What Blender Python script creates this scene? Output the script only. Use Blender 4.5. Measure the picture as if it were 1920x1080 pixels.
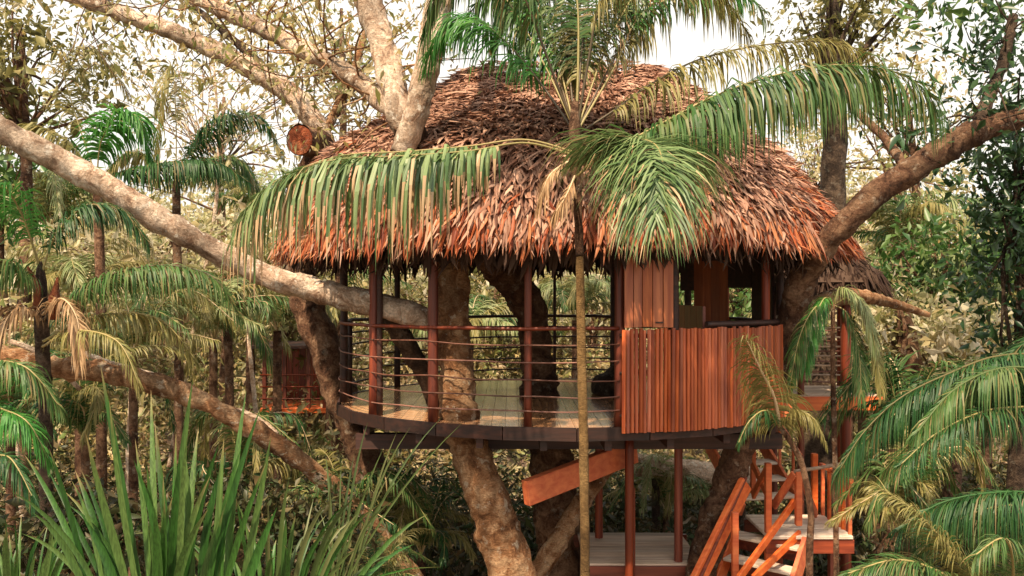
import bpy, bmesh, math, random
import numpy as np
from mathutils import Vector, Matrix, noise

for o in list(bpy.data.objects):
    bpy.data.objects.remove(o, do_unlink=True)
SC = bpy.context.scene
COL = SC.collection
random.seed(7)
RNG = np.random.default_rng(7)
R = math.radians

# ------------------------------------------------------------------ camera
F = 1488.0            # focal length in photograph pixels (1920 wide)
HZ = 550.0            # horizon row
ZC = 5.0              # eye height above the forest floor
cam_d = bpy.data.cameras.new('camera')
cam = bpy.data.objects.new('camera', cam_d)
COL.objects.link(cam)
cam.location = (0, 0, ZC)
cam.rotation_euler = (R(90), 0, 0)
cam_d.sensor_width = 36
cam_d.lens = 36 * F / 1920
cam_d.shift_y = (HZ - 540) / 1920
cam_d.clip_end = 1000
SC.camera = cam

# ------------------------------------------------------------------ sky, sun, exposure
SUN_TO = Vector((-0.27, -0.62, 1.0)).normalized()
SUN_EL = math.asin(SUN_TO.z)
world = bpy.data.worlds.new('World')
SC.world = world
world.use_nodes = True
nt = world.node_tree
bg = nt.nodes['Background']
sky = nt.nodes.new('ShaderNodeTexSky')
sky.sky_type = 'NISHITA'
sky.sun_disc = False
sky.sun_elevation = SUN_EL
sky.sun_rotation = math.atan2(-SUN_TO.x, SUN_TO.y)
sky.dust_density = 6.0
sky.air_density = 1.0
hs = nt.nodes.new('ShaderNodeHueSaturation')       # thin white overcast: hardly any blue left
hs.inputs['Saturation'].default_value = 0.12
nt.links.new(sky.outputs[0], hs.inputs['Color'])
cl = nt.nodes.new('ShaderNodeMix'); cl.data_type = 'RGBA'      # bright thin cloud over the whole sky
cl.inputs[0].default_value = 0.72
cl.inputs[7].default_value = (4.5, 4.25, 3.8, 1)
nt.links.new(hs.outputs[0], cl.inputs[6])
nt.links.new(cl.outputs[2], bg.inputs['Color'])
bg.inputs['Strength'].default_value = 0.15
sun_d = bpy.data.lights.new('sun', 'SUN')
sun_d.energy = 5.0
sun_d.angle = R(1.2)
sun_d.color = (1.0, 0.80, 0.57)
sun = bpy.data.objects.new('sun', sun_d)
COL.objects.link(sun)
sun.rotation_euler = SUN_TO.to_track_quat('Z', 'Y').to_euler()
sun.location = (-20, -16, 30)
SC.view_settings.view_transform = 'Standard'
SC.view_settings.look = 'None'
SC.view_settings.gamma = 1
SC.view_settings.exposure = 1.05
SC.cycles.use_denoising = True
SC.cycles.max_bounces = 6

# ------------------------------------------------------------------ helpers
def W(px, py, Y):
    """photo pixel at depth Y metres -> world point"""
    return Vector(((px - 960) / F * Y, Y, ZC + (HZ - py) / F * Y))

def at_z(px, z, Y):
    return Vector(((px - 960) / F * Y, Y, z))

def tag(o, label=None, cat=None, group=None, kind=None):
    if label: o['label'] = label
    if cat: o['category'] = cat
    if group: o['group'] = group
    if kind: o['kind'] = kind
    return o

def thing(name, loc, label, cat, group=None):
    o = bpy.data.objects.new(name, None)
    o.empty_display_size = 0.2
    o.location = loc
    COL.objects.link(o)
    return tag(o, label, cat, group)

def adopt(o, parent):
    if parent is None:
        return o
    o.parent = parent
    if parent.type == 'EMPTY':
        o.matrix_parent_inverse = Matrix.Translation(parent.location).inverted()
    return o

class MB:
    """collects shapes, then becomes ONE mesh object"""
    def __init__(s):
        s.v = []; s.f = []; s.r = []; s.smooth = []
    def add(s, vs, fs, rnd=None, smooth=False):
        b = len(s.v)
        s.v.extend([tuple(v) for v in vs])
        if rnd is None: rnd = random.random()
        for f in fs:
            s.f.append(tuple(i + b for i in f)); s.r.append(rnd); s.smooth.append(smooth)
        return s
    def box(s, c, ax, ay, az, rnd=None):
        """centre and three half-axis vectors"""
        c = Vector(c); ax = Vector(ax); ay = Vector(ay); az = Vector(az)
        vs = [c + ax * i + ay * j + az * k for k in (-1, 1) for j in (-1, 1) for i in (-1, 1)]
        fs = [(0, 2, 3, 1), (4, 5, 7, 6), (0, 1, 5, 4), (2, 6, 7, 3), (0, 4, 6, 2), (1, 3, 7, 5)]
        return s.add(vs, fs, rnd)
    def beam(s, a, b, w, h, up=(0, 0, 1), rnd=None):
        """box from a to b, w wide, h high"""
        a = Vector(a); b = Vector(b); d = (b - a)
        L = d.length; d.normalize(); up = Vector(up)
        sx = d.cross(up)
        if sx.length < 1e-4: sx = d.cross(Vector((0, 1, 0)))
        sx.normalize(); u = sx.cross(d)
        return s.box((a + b) / 2, d * L / 2, sx * w / 2, u * h / 2, rnd)
    def tube(s, pts, rad, n=10, wob=0.0, caps=True, seed=0, step=None, rnd=None, fine=0.0):
        """smooth tapered tube through pts (Catmull-Rom), radius per point"""
        P, Q = resample(pts, rad, step)
        vs = []; fs = []
        prev = None
        for i, p in enumerate(P):
            t = (P[min(i + 1, len(P) - 1)] - P[max(i - 1, 0)]).normalized()
            if prev is None:
                x = t.orthogonal().normalized()
            else:
                x = (prev - t * prev.dot(t)).normalized()
            prev = x; y = t.cross(x)
            for k in range(n):
                a = 2 * math.pi * k / n
                d = x * math.cos(a) + y * math.sin(a)
                r = Q[i]
                if wob:
                    q = (p + d * r)
                    r *= 1 + wob * noise.noise(q * (0.55 / max(Q[i], .03)) + Vector((seed, 0, 0))) \
                           + fine * noise.noise(q * (2.2 / max(Q[i], .03)) + Vector((0, seed, 0)))
                vs.append(p + d * r)
        m = len(P)
        for i in range(m - 1):
            for k in range(n):
                k2 = (k + 1) % n
                fs.append((i * n + k, i * n + k2, (i + 1) * n + k2, (i + 1) * n + k))
        s.add(vs, fs, rnd, True)
        if caps:
            b = len(s.v) - len(vs)
            s.f.append(tuple(b + k for k in reversed(range(n)))); s.r.append(.5); s.smooth.append(False)
            s.f.append(tuple(b + (m - 1) * n + k for k in range(n))); s.r.append(.5); s.smooth.append(False)
        return s
    def build(s, name, mat, parent=None, bevel=0.0):
        me = bpy.data.meshes.new(name)
        me.from_pydata(s.v, [], s.f)
        a = me.attributes.new('rnd', 'FLOAT', 'FACE')
        a.data.foreach_set('value', np.array(s.r, dtype=np.float32))
        me.polygons.foreach_set('use_smooth', np.array(s.smooth, dtype=bool))
        me.materials.append(mat)
        o = bpy.data.objects.new(name, me)
        COL.objects.link(o)
        if bevel:
            m = o.modifiers.new('bevel', 'BEVEL'); m.width = bevel; m.segments = 1
            m.limit_method = 'ANGLE'
        return adopt(o, parent)

def resample(pts, rad, step=None):
    pts = [Vector(p) for p in pts]
    if not hasattr(rad, '__len__'): rad = [rad] * len(pts)
    if len(pts) == 2 and step is None:
        return pts, list(rad)
    P = []; Q = []
    n = len(pts)
    for i in range(n - 1):
        p0 = pts[max(i - 1, 0)]; p1 = pts[i]; p2 = pts[i + 1]; p3 = pts[min(i + 2, n - 1)]
        L = (p2 - p1).length
        k = max(2, int(L / (step or 0.12)))
        k = min(k, 60)
        for j in range(k):
            t = j / k
            P.append(0.5 * ((2 * p1) + (p2 - p0) * t + (2 * p0 - 5 * p1 + 4 * p2 - p3) * t * t
                            + (3 * p1 - p0 - 3 * p2 + p3) * t ** 3))
            Q.append(rad[i] + (rad[i + 1] - rad[i]) * t)
    P.append(pts[-1]); Q.append(rad[-1])
    return P, Q

def np_mesh(name, verts, tris, rnd, mat, parent=None, smooth=False):
    me = bpy.data.meshes.new(name)
    nv = len(verts); nf = len(tris)
    me.vertices.add(nv); me.vertices.foreach_set('co', np.ascontiguousarray(verts, dtype=np.float32).ravel())
    me.loops.add(nf * 3); me.loops.foreach_set('vertex_index', np.ascontiguousarray(tris, dtype=np.int32).ravel())
    me.polygons.add(nf)
    me.polygons.foreach_set('loop_start', np.arange(0, nf * 3, 3, dtype=np.int32))
    me.polygons.foreach_set('loop_total', np.full(nf, 3, dtype=np.int32))
    if smooth:
        me.polygons.foreach_set('use_smooth', np.ones(nf, dtype=bool))
    me.update(calc_edges=True)
    a = me.attributes.new('rnd', 'FLOAT', 'FACE')
    a.data.foreach_set('value', np.ascontiguousarray(rnd, dtype=np.float32))
    me.materials.append(mat)
    o = bpy.data.objects.new(name, me)
    COL.objects.link(o)
    return adopt(o, parent)

def unit(a):
    return a / np.maximum(np.linalg.norm(a, axis=1, keepdims=True), 1e-9)

def leaf_cloud(name, C, size, mat, parent=None, droop=0.35, aspect=0.42, rnd=None):
    """C (n,3) leaf bases -> folded diamond leaves"""
    n = len(C)
    d = RNG.normal(size=(n, 3)); d[:, 2] -= droop * 1.5; d = unit(d)
    q = RNG.normal(size=(n, 3)); s = unit(np.cross(d, q)); u = np.cross(s, d)
    L = (size * np.clip(RNG.lognormal(-.08, .42, size=n), .4, 2.3))[:, None]
    w = L * aspect * RNG.uniform(.75, 1.2, size=(n, 1))
    mid = C + d * L * .42
    v = np.stack([C, mid + s * w * .5 + u * L * .10, C + d * L - u * L * .08, mid - s * w * .5 + u * L * .10, mid - u * L * .03], 1).reshape(-1, 3)
    b = np.arange(n)[:, None] * 5
    t = np.concatenate([b + [[0, 4, 1]], b + [[1, 4, 2]], b + [[0, 3, 4]], b + [[3, 2, 4]]], 1).reshape(-1, 3)
    if rnd is None: rnd = RNG.random(n)
    return np_mesh(name, v, t, np.repeat(rnd, 4), mat, parent)

def clumps(centres, radius, k, squash=0.75):
    """k leaf bases around each centre (n,3)"""
    n = len(centres)
    off = RNG.normal(size=(n, k, 3)) * 0.5
    off[:, :, 2] *= squash
    rad = np.broadcast_to(np.asarray(radius, dtype=float).reshape(-1, 1, 1), (n, 1, 1)) if np.ndim(radius) else radius
    return (centres[:, None, :] + off * rad).reshape(-1, 3)

# ------------------------------------------------------------------ materials
def newmat(name):
    m = bpy.data.materials.new(name); m.use_nodes = True
    n = m.node_tree.nodes; l = m.node_tree.links
    return m, n, l, n['Principled BSDF']

def ramp(n, cols):
    r = n.new('ShaderNodeValToRGB')
    e = r.color_ramp.elements
    while len(e) < len(cols): e.new(0.5)
    for i, c in enumerate(cols):
        e[i].position = i / (len(cols) - 1) if not isinstance(c[0], tuple) else c[1]
        cc = c[0] if isinstance(c[0], tuple) else c
        e[i].color = (*cc, 1)
    return r

def mat_leaf(name, cols, trans=0.35, rough=0.45, spec=0.4, objrand=False, streak=False):
    m, n, l, p = newmat(name)
    at = n.new('ShaderNodeAttribute'); at.attribute_name = 'rnd'
    src = at.outputs['Fac']
    if objrand:
        oi = n.new('ShaderNodeObjectInfo')
        ad = n.new('ShaderNodeMath'); ad.operation = 'ADD'
        l.new(src, ad.inputs[0]); l.new(oi.outputs['Random'], ad.inputs[1])
        fr = n.new('ShaderNodeMath'); fr.operation = 'FRACT'
        l.new(ad.outputs[0], fr.inputs[0]); src = fr.outputs[0]
    r = ramp(n, cols); l.new(src, r.inputs[0])
    tc = n.new('ShaderNodeTexCoord')
    ns = n.new('ShaderNodeTexNoise'); ns.inputs['Scale'].default_value = 9.0; ns.inputs['Detail'].default_value = 4
    l.new(tc.outputs['Object'], ns.inputs['Vector'])
    mx = n.new('ShaderNodeMix'); mx.data_type = 'RGBA'; mx.blend_type = 'MULTIPLY'
    mx.inputs[0].default_value = 0.45
    rr = ramp(n, [(0.55, 0.5, 0.42), (1.25, 1.25, 1.2)])
    l.new(ns.outputs['Fac'], rr.inputs[0])
    l.new(r.outputs[0], mx.inputs[6]); l.new(rr.outputs[0], mx.inputs[7])
    col = mx.outputs[2]
    if streak:       # fine lengthwise veins, and browned tips where the 'dry' attribute says so
        mp = n.new('ShaderNodeMapping'); mp.inputs['Scale'].default_value = (130, 130, 5)
        l.new(tc.outputs['Object'], mp.inputs['Vector'])
        n5 = n.new('ShaderNodeTexNoise'); n5.inputs['Scale'].default_value = 1; n5.inputs['Detail'].default_value = 3
        l.new(mp.outputs[0], n5.inputs['Vector'])
        r5 = ramp(n, [((.55, .55, .5), .35), ((1.35, 1.3, 1.2), .65)]); l.new(n5.outputs['Fac'], r5.inputs[0])
        m5 = n.new('ShaderNodeMix'); m5.data_type = 'RGBA'; m5.blend_type = 'MULTIPLY'; m5.inputs[0].default_value = .8
        l.new(col, m5.inputs[6]); l.new(r5.outputs[0], m5.inputs[7])
        da = n.new('ShaderNodeAttribute'); da.attribute_name = 'dry'
        m6 = n.new('ShaderNodeMix'); m6.data_type = 'RGBA'
        l.new(da.outputs['Fac'], m6.inputs[0]); l.new(m5.outputs[2], m6.inputs[6]); m6.inputs[7].default_value = (.33, .22, .10, 1)
        col = m6.outputs[2]
    l.new(col, p.inputs['Base Color'])
    p.inputs['Roughness'].default_value = rough
    p.inputs['Specular IOR Level'].default_value = spec
    tr = n.new('ShaderNodeBsdfTranslucent'); l.new(col, tr.inputs['Color'])
    ms = n.new('ShaderNodeMixShader'); ms.inputs[0].default_value = trans
    l.new(p.outputs[0], ms.inputs[1]); l.new(tr.outputs[0], ms.inputs[2])
    l.new(ms.outputs[0], n['Material Output'].inputs['Surface'])
    return m

def mat_wood(name, a, b, axis='z', rough=0.45, scale=1.0, rand=0.35, spec=0.4, bump=0.25):
    m, n, l, p = newmat(name)
    tc = n.new('ShaderNodeTexCoord'); mp = n.new('ShaderNodeMapping')
    sc = {'x': (1.4, 22, 22), 'y': (22, 1.4, 22), 'z': (22, 22, 1.4)}[axis]
    mp.inputs['Scale'].default_value = [x * scale for x in sc]
    oi = n.new('ShaderNodeObjectInfo')
    off = n.new('ShaderNodeVectorMath'); off.operation = 'SCALE'; off.inputs[0].default_value = (13, 17, 7)
    l.new(oi.outputs['Random'], off.inputs['Scale'])
    l.new(tc.outputs['Object'], mp.inputs['Vector']); l.new(off.outputs[0], mp.inputs['Location'])
    ns = n.new('ShaderNodeTexNoise'); ns.inputs['Scale'].default_value = 1.0
    ns.inputs['Detail'].default_value = 7; ns.inputs['Distortion'].default_value = 0.6
    l.new(mp.outputs[0], ns.inputs['Vector'])
    r = ramp(n, [((a), .3), ((b), .72)]) if False else ramp(n, [a, a, b, b])
    l.new(ns.outputs['Fac'], r.inputs[0])
    hv = n.new('ShaderNodeHueSaturation')
    mr = n.new('ShaderNodeMapRange'); mr.inputs['To Min'].default_value = 1 - rand; mr.inputs['To Max'].default_value = 1 + rand
    l.new(oi.outputs['Random'], mr.inputs['Value']); l.new(mr.outputs[0], hv.inputs['Value'])
    wn = n.new('ShaderNodeTexWhiteNoise'); wn.noise_dimensions = '1D'; l.new(oi.outputs['Random'], wn.inputs['W'])
    m2 = n.new('ShaderNodeMapRange'); m2.inputs['To Min'].default_value = 1 - rand * .28; m2.inputs['To Max'].default_value = 1.05
    l.new(wn.outputs['Value'], m2.inputs['Value']); l.new(m2.outputs[0], hv.inputs['Saturation'])
    # broad weather stains
    st = n.new('ShaderNodeTexNoise'); st.inputs['Scale'].default_value = 2.3; st.inputs['Detail'].default_value = 5
    l.new(tc.outputs['Object'], st.inputs['Vector'])
    mx = n.new('ShaderNodeMix'); mx.data_type = 'RGBA'; mx.blend_type = 'MULTIPLY'; mx.inputs[0].default_value = 0.6
    rr = ramp(n, [(0.45, 0.4, 0.38), (1.3, 1.25, 1.2)]); l.new(st.outputs['Fac'], rr.inputs[0])
    l.new(r.outputs[0], mx.inputs[6]); l.new(rr.outputs[0], mx.inputs[7])
    l.new(mx.outputs[2], hv.inputs['Color']); l.new(hv.outputs[0], p.inputs['Base Color'])
    p.inputs['Roughness'].default_value = rough; p.inputs['Specular IOR Level'].default_value = spec
    bp = n.new('ShaderNodeBump'); bp.inputs['Strength'].default_value = bump; bp.inputs['Distance'].default_value = .01
    l.new(ns.outputs['Fac'], bp.inputs['Height']); l.new(bp.outputs[0], p.inputs['Normal'])
    return m

def mat_bark(name, a, b, c, ring=6.0, rough=0.85, scale=1.0, lichen=(.62, .56, .44), lich=.5):
    m, n, l, p = newmat(name)
    tc = n.new('ShaderNodeTexCoord')
    n1 = n.new('ShaderNodeTexNoise'); n1.inputs['Scale'].default_value = 4.5 * scale; n1.inputs['Detail'].default_value = 9
    n1.inputs['Roughness'].default_value = .7; n1.inputs['Distortion'].default_value = .9
    l.new(tc.outputs['Object'], n1.inputs['Vector'])
    r = ramp(n, [(a, .34), (b, .46), (c, .60)]); l.new(n1.outputs['Fac'], r.inputs[0])
    def mult(col, fac, lo, hi, k):
        rr = ramp(n, [lo, hi]) if not isinstance(lo[0], tuple) else ramp(n, [lo, hi])
        l.new(fac, rr.inputs[0])
        mx = n.new('ShaderNodeMix'); mx.data_type = 'RGBA'; mx.blend_type = 'MULTIPLY'; mx.inputs[0].default_value = k
        l.new(col, mx.inputs[6]); l.new(rr.outputs[0], mx.inputs[7]); return mx.outputs[2]
    # broad damp stains
    n3 = n.new('ShaderNodeTexNoise'); n3.inputs['Scale'].default_value = 1.3 * scale; n3.inputs['Detail'].default_value = 5
    l.new(tc.outputs['Object'], n3.inputs['Vector'])
    col = mult(r.outputs[0], n3.outputs['Fac'], ((.42, .38, .34), .36), ((1.15, 1.12, 1.08), .58), .9)
    # cracks: warped cell edges
    wp = n.new('ShaderNodeVectorMath'); wp.operation = 'MULTIPLY_ADD'
    wp.inputs[1].default_value = (.6, .6, .6)
    mp = n.new('ShaderNodeMapping'); mp.inputs['Scale'].default_value = (1, 1, ring / 6)
    l.new(tc.outputs['Object'], mp.inputs['Vector'])
    l.new(n1.outputs['Color'], wp.inputs[0]); l.new(mp.outputs[0], wp.inputs[2])
    vo = n.new('ShaderNodeTexVoronoi'); vo.feature = 'DISTANCE_TO_EDGE'; vo.inputs['Scale'].default_value = 5.0 * scale
    l.new(wp.outputs[0], vo.inputs['Vector'])
    col = mult(col, vo.outputs['Distance'], ((.35, .28, .22), .0), ((1, 1, 1), .045), .45)
    n6 = n.new('ShaderNodeTexNoise'); n6.inputs['Scale'].default_value = 34 * scale; n6.inputs['Detail'].default_value = 8
    n6.inputs['Roughness'].default_value = .75; l.new(mp.outputs[0], n6.inputs['Vector'])
    col = mult(col, n6.outputs['Fac'], ((.38, .34, .30), .36), ((1.25, 1.22, 1.2), .62), .7)
    # lichen patches
    n4 = n.new('ShaderNodeTexNoise'); n4.inputs['Scale'].default_value = 7 * scale; n4.inputs['Detail'].default_value = 6
    n4.inputs['Roughness'].default_value = .75
    of = n.new('ShaderNodeMapping'); of.inputs['Location'].default_value = (5, 3, 8)
    l.new(tc.outputs['Object'], of.inputs['Vector']); l.new(of.outputs[0], n4.inputs['Vector'])
    lr = ramp(n, [((0, 0, 0), .57), ((lich, lich, lich), .63)]); l.new(n4.outputs['Fac'], lr.inputs[0])
    ml = n.new('ShaderNodeMix'); ml.data_type = 'RGBA'
    l.new(lr.outputs[0], ml.inputs[0]); l.new(col, ml.inputs[6]); ml.inputs[7].default_value = (*lichen, 1)
    l.new(ml.outputs[2], p.inputs['Base Color'])
    p.inputs['Roughness'].default_value = rough; p.inputs['Specular IOR Level'].default_value = .2
    mn = n.new('ShaderNodeMath'); mn.operation = 'MINIMUM'; mn.inputs[1].default_value = .12
    l.new(vo.outputs['Distance'], mn.inputs[0])
    sc_ = n.new('ShaderNodeMath'); sc_.operation = 'MULTIPLY_ADD'; sc_.inputs[1].default_value = 1.6
    l.new(mn.outputs[0], sc_.inputs[0])
    a7 = n.new('ShaderNodeMath'); a7.operation = 'ADD'; l.new(n1.outputs['Fac'], a7.inputs[0]); l.new(n6.outputs['Fac'], a7.inputs[1])
    l.new(a7.outputs[0], sc_.inputs[2])
    bp = n.new('ShaderNodeBump'); bp.inputs['Strength'].default_value = .9; bp.inputs['Distance'].default_value = .05
    l.new(sc_.outputs[0], bp.inputs['Height']); l.new(bp.outputs[0], p.inputs['Normal'])
    return m

def mat_ground(name):
    m, n, l, p = newmat(name)
    tc = n.new('ShaderNodeTexCoord')
    n1 = n.new('ShaderNodeTexNoise'); n1.inputs['Scale'].default_value = .35; n1.inputs['Detail'].default_value = 9
    n2 = n.new('ShaderNodeTexVoronoi'); n2.inputs['Scale'].default_value = 7
    l.new(tc.outputs['Object'], n1.inputs['Vector']); l.new(tc.outputs['Object'], n2.inputs['Vector'])
    r = ramp(n, [((.05, .035, .02), .3), ((.12, .08, .04), .5), ((.22, .15, .075), .7)]); l.new(n1.outputs['Fac'], r.inputs[0])
    mx = n.new('ShaderNodeMix'); mx.data_type = 'RGBA'; mx.blend_type = 'OVERLAY'; mx.inputs[0].default_value = .6
    l.new(r.outputs[0], mx.inputs[6]); l.new(n2.outputs['Color'], mx.inputs[7])
    hv = n.new('ShaderNodeHueSaturation'); hv.inputs['Saturation'].default_value = .6
    l.new(mx.outputs[2], hv.inputs['Color'])
    mx2 = n.new('ShaderNodeMix'); mx2.data_type = 'RGBA'; mx2.inputs[0].default_value = .65
    l.new(hv.outputs[0], mx2.inputs[6]); l.new(r.outputs[0], mx2.inputs[7]); l.new(mx2.outputs[2], p.inputs['Base Color'])
    p.inputs['Roughness'].default_value = .95
    bp = n.new('ShaderNodeBump'); bp.inputs['Strength'].default_value = .8; bp.inputs['Distance'].default_value = .06
    l.new(n2.outputs['Distance'], bp.inputs['Height']); l.new(bp.outputs[0], p.inputs['Normal'])
    return m

M = {}
M['ground'] = mat_ground('forest_floor')
M['thatch'] = mat_leaf('dry_thatch', [(.10, .042, .027), (.26, .125, .080), (.38, .205, .140), (.53, .33, .24), (.17, .075, .047)], .18, .6, .3, True)
M['thatch_red'] = mat_leaf('red_thatch', [(.22, .045, .018), (.42, .105, .034), (.52, .22, .10), (.32, .075, .028), (.17, .04, .02)], .28, .55, .3, True)  # warm shade near the eave put into a redder leaf colour
M['thatch_dark'] = mat_leaf('shaded_thatch', [(.03, .016, .012), (.05, .028, .02), (.08, .05, .035)], .05, .8, .15)  # near-black leaf colour carries the shade under roof and eave
M['wood_red'] = mat_wood('red_wood_upright', (.10, .017, .008), (.23, .045, .016), 'z')
M['wood_red_x'] = mat_wood('red_wood_level', (.10, .017, .008), (.23, .045, .016), 'x')
M['wood_slat'] = mat_wood('slat_wood', (.25, .045, .015), (.48, .125, .042), 'z', .5, 1.2, .32)
M['wood_panel'] = mat_wood('panel_wood', (.26, .06, .017), (.44, .135, .042), 'z', .45, .8, .2)
M['wood_orange'] = mat_wood('orange_timber', (.48, .085, .024), (.64, .17, .05), 'x', .5, .8, .2)
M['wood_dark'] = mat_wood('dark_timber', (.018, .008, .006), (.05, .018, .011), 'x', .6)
M['wood_grey'] = mat_wood('weathered_boards', (.30, .20, .14), (.52, .40, .30), 'x', .7)
M['tread'] = mat_wood('sunlit_tread', (.50, .40, .31), (.72, .62, .52), 'x', .6, .8, .1)  # paled so the treads look lit by the sun
M['floor'] = mat_wood('polished_floor', (.34, .17, .085), (.52, .30, .165), 'y', .13, .7, .12, .5, .04)
M['rail'] = mat_wood('rail_wood', (.09, .03, .02), (.20, .09, .06), 'x', .55)
M['bark_pale'] = mat_bark('pale_bark', (.26, .15, .095), (.58, .43, .32), (.80, .68, .56), lich=.75, lichen=(.78, .72, .62))
M['bark_tan'] = mat_bark('tan_bark', (.12, .05, .022), (.34, .17, .08), (.56, .37, .22), 14)
M['bark_brown'] = mat_bark('brown_bark', (.035, .018, .011), (.12, .06, .035), (.26, .16, .10), lich=.22)
M['bark_dark'] = mat_bark('dark_bark', (.025, .016, .011), (.06, .04, .028), (.14, .10, .07), lich=.12)
M['bark_bamboo'] = mat_bark('palm_stem', (.21, .13, .05), (.27, .17, .07), (.32, .21, .09), 16, lich=0.0)
M['cut'] = mat_bark('sawn_wood', (.09, .022, .011), (.26, .065, .026), (.40, .15, .07), lich=0.15)
M['fr_green'] = mat_leaf('frond_green', [(.02, .07, .014), (.045, .12, .025), (.09, .17, .045), (.03, .09, .02), (.13, .17, .06), (.07, .14, .035), (.26, .18, .08)], .35, .5, .35)
M['fr_deep'] = mat_leaf('frond_deep_green', [(.010, .05, .014), (.02, .08, .02), (.045, .12, .03), (.012, .055, .015), (.03, .09, .022), (.18, .13, .055)], .35, .5, .35)
M['fr_bright'] = mat_leaf('frond_bright_green', [(.03, .15, .022), (.06, .23, .04), (.11, .28, .06)], .45, .45, .4)
M['fr_pale'] = mat_leaf('frond_pale_green', [(.14, .19, .06), (.20, .26, .10), (.26, .30, .13), (.30, .30, .15), (.16, .21, .07)], .3, .5, .5)
M['fr_mix'] = mat_leaf('frond_drying', [((.035, .085, .022), 0), ((.10, .17, .05), .25), ((.20, .27, .11), .5), ((.15, .20, .07), .7), ((.42, .29, .16), .85), ((.52, .34, .19), 1)], .3, .5, .5)
M['fr_olive'] = mat_leaf('frond_olive', [(.13, .14, .035), (.22, .20, .06), (.30, .25, .09), (.12, .12, .035)], .35, .5, .4)
M['fr_dry'] = mat_leaf('frond_dry', [(.20, .11, .05), (.36, .22, .11), (.48, .33, .19), (.15, .08, .04)], .3, .6, .3)
M['rachis'] = mat_leaf('frond_stalk', [(.20, .17, .06), (.28, .22, .09)], .0, .5, .4)
M['rachis_dry'] = mat_leaf('dry_stalk', [(.40, .28, .16), (.52, .38, .24)], .0, .5, .4)
M['rachis_dark'] = mat_leaf('dark_stalk', [(.05, .035, .015), (.09, .06, .03)], .0, .5, .4)
M['blade'] = mat_leaf('strap_leaf', [(.016, .06, .010), (.035, .105, .018), (.09, .16, .045), (.022, .075, .014), (.045, .15, .028)], .3, .45, .35, True, True)
M['grass'] = mat_leaf('thin_grass', [(.04, .07, .02), (.08, .12, .035), (.16, .17, .07)], .35, .5, .4, True)
M['lf_ochre'] = mat_leaf('ochre_leaves', [(.20, .14, .04), (.38, .29, .11), (.20, .22, .055), (.54, .45, .23), (.13, .17, .04), (.66, .59, .40), (.28, .21, .07)], .5, .42, .5)  # cream steps of the ramp stand in for overexposed highlights
M['lf_pale'] = mat_leaf('overlit_ochre_leaves', [(.30, .23, .09), (.50, .42, .22), (.24, .27, .085), (.66, .59, .42), (.36, .35, .14), (.74, .69, .55), (.42, .31, .14)], .5, .45, .5)  # leaf colour paled to carry the overexposed background light
M['lf_olive'] = mat_leaf('olive_leaves', [(.06, .06, .017), (.14, .14, .035), (.26, .23, .075), (.10, .10, .03), (.40, .36, .15)], .45, .45, .5)
M['lf_green'] = mat_leaf('green_leaves', [(.03, .09, .02), (.06, .15, .03), (.13, .20, .05), (.04, .10, .02), (.22, .27, .10)], .4, .4, .5)
M['lf_dark'] = mat_leaf('dark_green_leaves', [(.012, .04, .015), (.025, .07, .025), (.05, .11, .035), (.015, .05, .02)], .3, .35, .5)
M['lf_under'] = mat_leaf('undergrowth_leaves', [(.12, .09, .03), (.28, .20, .08), (.12, .18, .045), (.44, .32, .14), (.09, .12, .035), (.62, .51, .30), (.22, .14, .06)], .3, .5, .4)
M['lf_shade'] = mat_leaf('shade_toned_leaves', [(.018, .02, .008), (.04, .035, .014), (.02, .045, .012), (.08, .05, .022), (.03, .06, .015), (.16, .11, .05)], .25, .5, .35)  # darker leaf colours with the shade painted in
M['lf_litter'] = mat_leaf('fallen_leaves', [(.16, .09, .045), (.30, .19, .10), (.44, .32, .19), (.10, .055, .03), (.22, .13, .06), (.60, .48, .33)], .15, .6, .3)

# ------------------------------------------------------------------ ground
def ground_z(x, y):
    s = min(max((y - 14.0) / 26.0, 0), 1)
    s = s * s * (3 - 2 * s)
    z = 6.4 * s
    # gully under the treehouse
    z += 0.45 * noise.noise(Vector((x * .13, y * .13, 0))) + .16 * noise.noise(Vector((x * .5, y * .5, 3)))
    if y > 40: z += min((y - 40) * .05, 4)
    return z

xs = list(np.concatenate([np.linspace(-250, -40, 10, endpoint=False), np.linspace(-40, 40, 110), np.linspace(45, 250, 10)]))
ys = list(np.concatenate([np.linspace(-120, -8, 8, endpoint=False), np.linspace(-8, 52, 100), np.linspace(56, 400, 16)]))
gm = MB()
gm.add([(x, y, ground_z(x, y)) for y in ys for x in xs],
       [(j * len(xs) + i, j * len(xs) + i + 1, (j + 1) * len(xs) + i + 1, (j + 1) * len(xs) + i)
        for j in range(len(ys) - 1) for i in range(len(xs) - 1)], .5, True)
tag(gm.build('ground', M['ground']), kind='structure')
def gz(x, y): return ground_z(x, y)

# ================================================================== TREEHOUSE
CX, CY = 0.65, 10.3          # centre of the deck
DA, DB = 2.85, 2.30          # half axes of the deck
FZ = ZC - 1.36               # floor level
def deck_front(px, a=DA, b=DB, back=False):
    """point of the deck's outline seen at photo column px"""
    k = (px - 960) / F
    # (k*Y-CX)^2/a^2 + (Y-CY)^2/b^2 = 1
    A = k * k / a ** 2 + 1 / b ** 2
    B = -2 * k * CX / a ** 2 - 2 * CY / b ** 2
    C = CX ** 2 / a ** 2 + CY ** 2 / b ** 2 - 1
    D = max(B * B - 4 * A * C, 0)
    Y = (-B + (1 if back else -1) * math.sqrt(D)) / (2 * A)
    return Vector((k * Y, Y, 0))
def deck_pt(ang, a=DA, b=DB, z=0.0):
    return Vector((CX + a * math.cos(ang), CY + b * math.sin(ang), z))
def ang_of(p):
    return math.atan2((p.y - CY) / DB, (p.x - CX) / DA)

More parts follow.
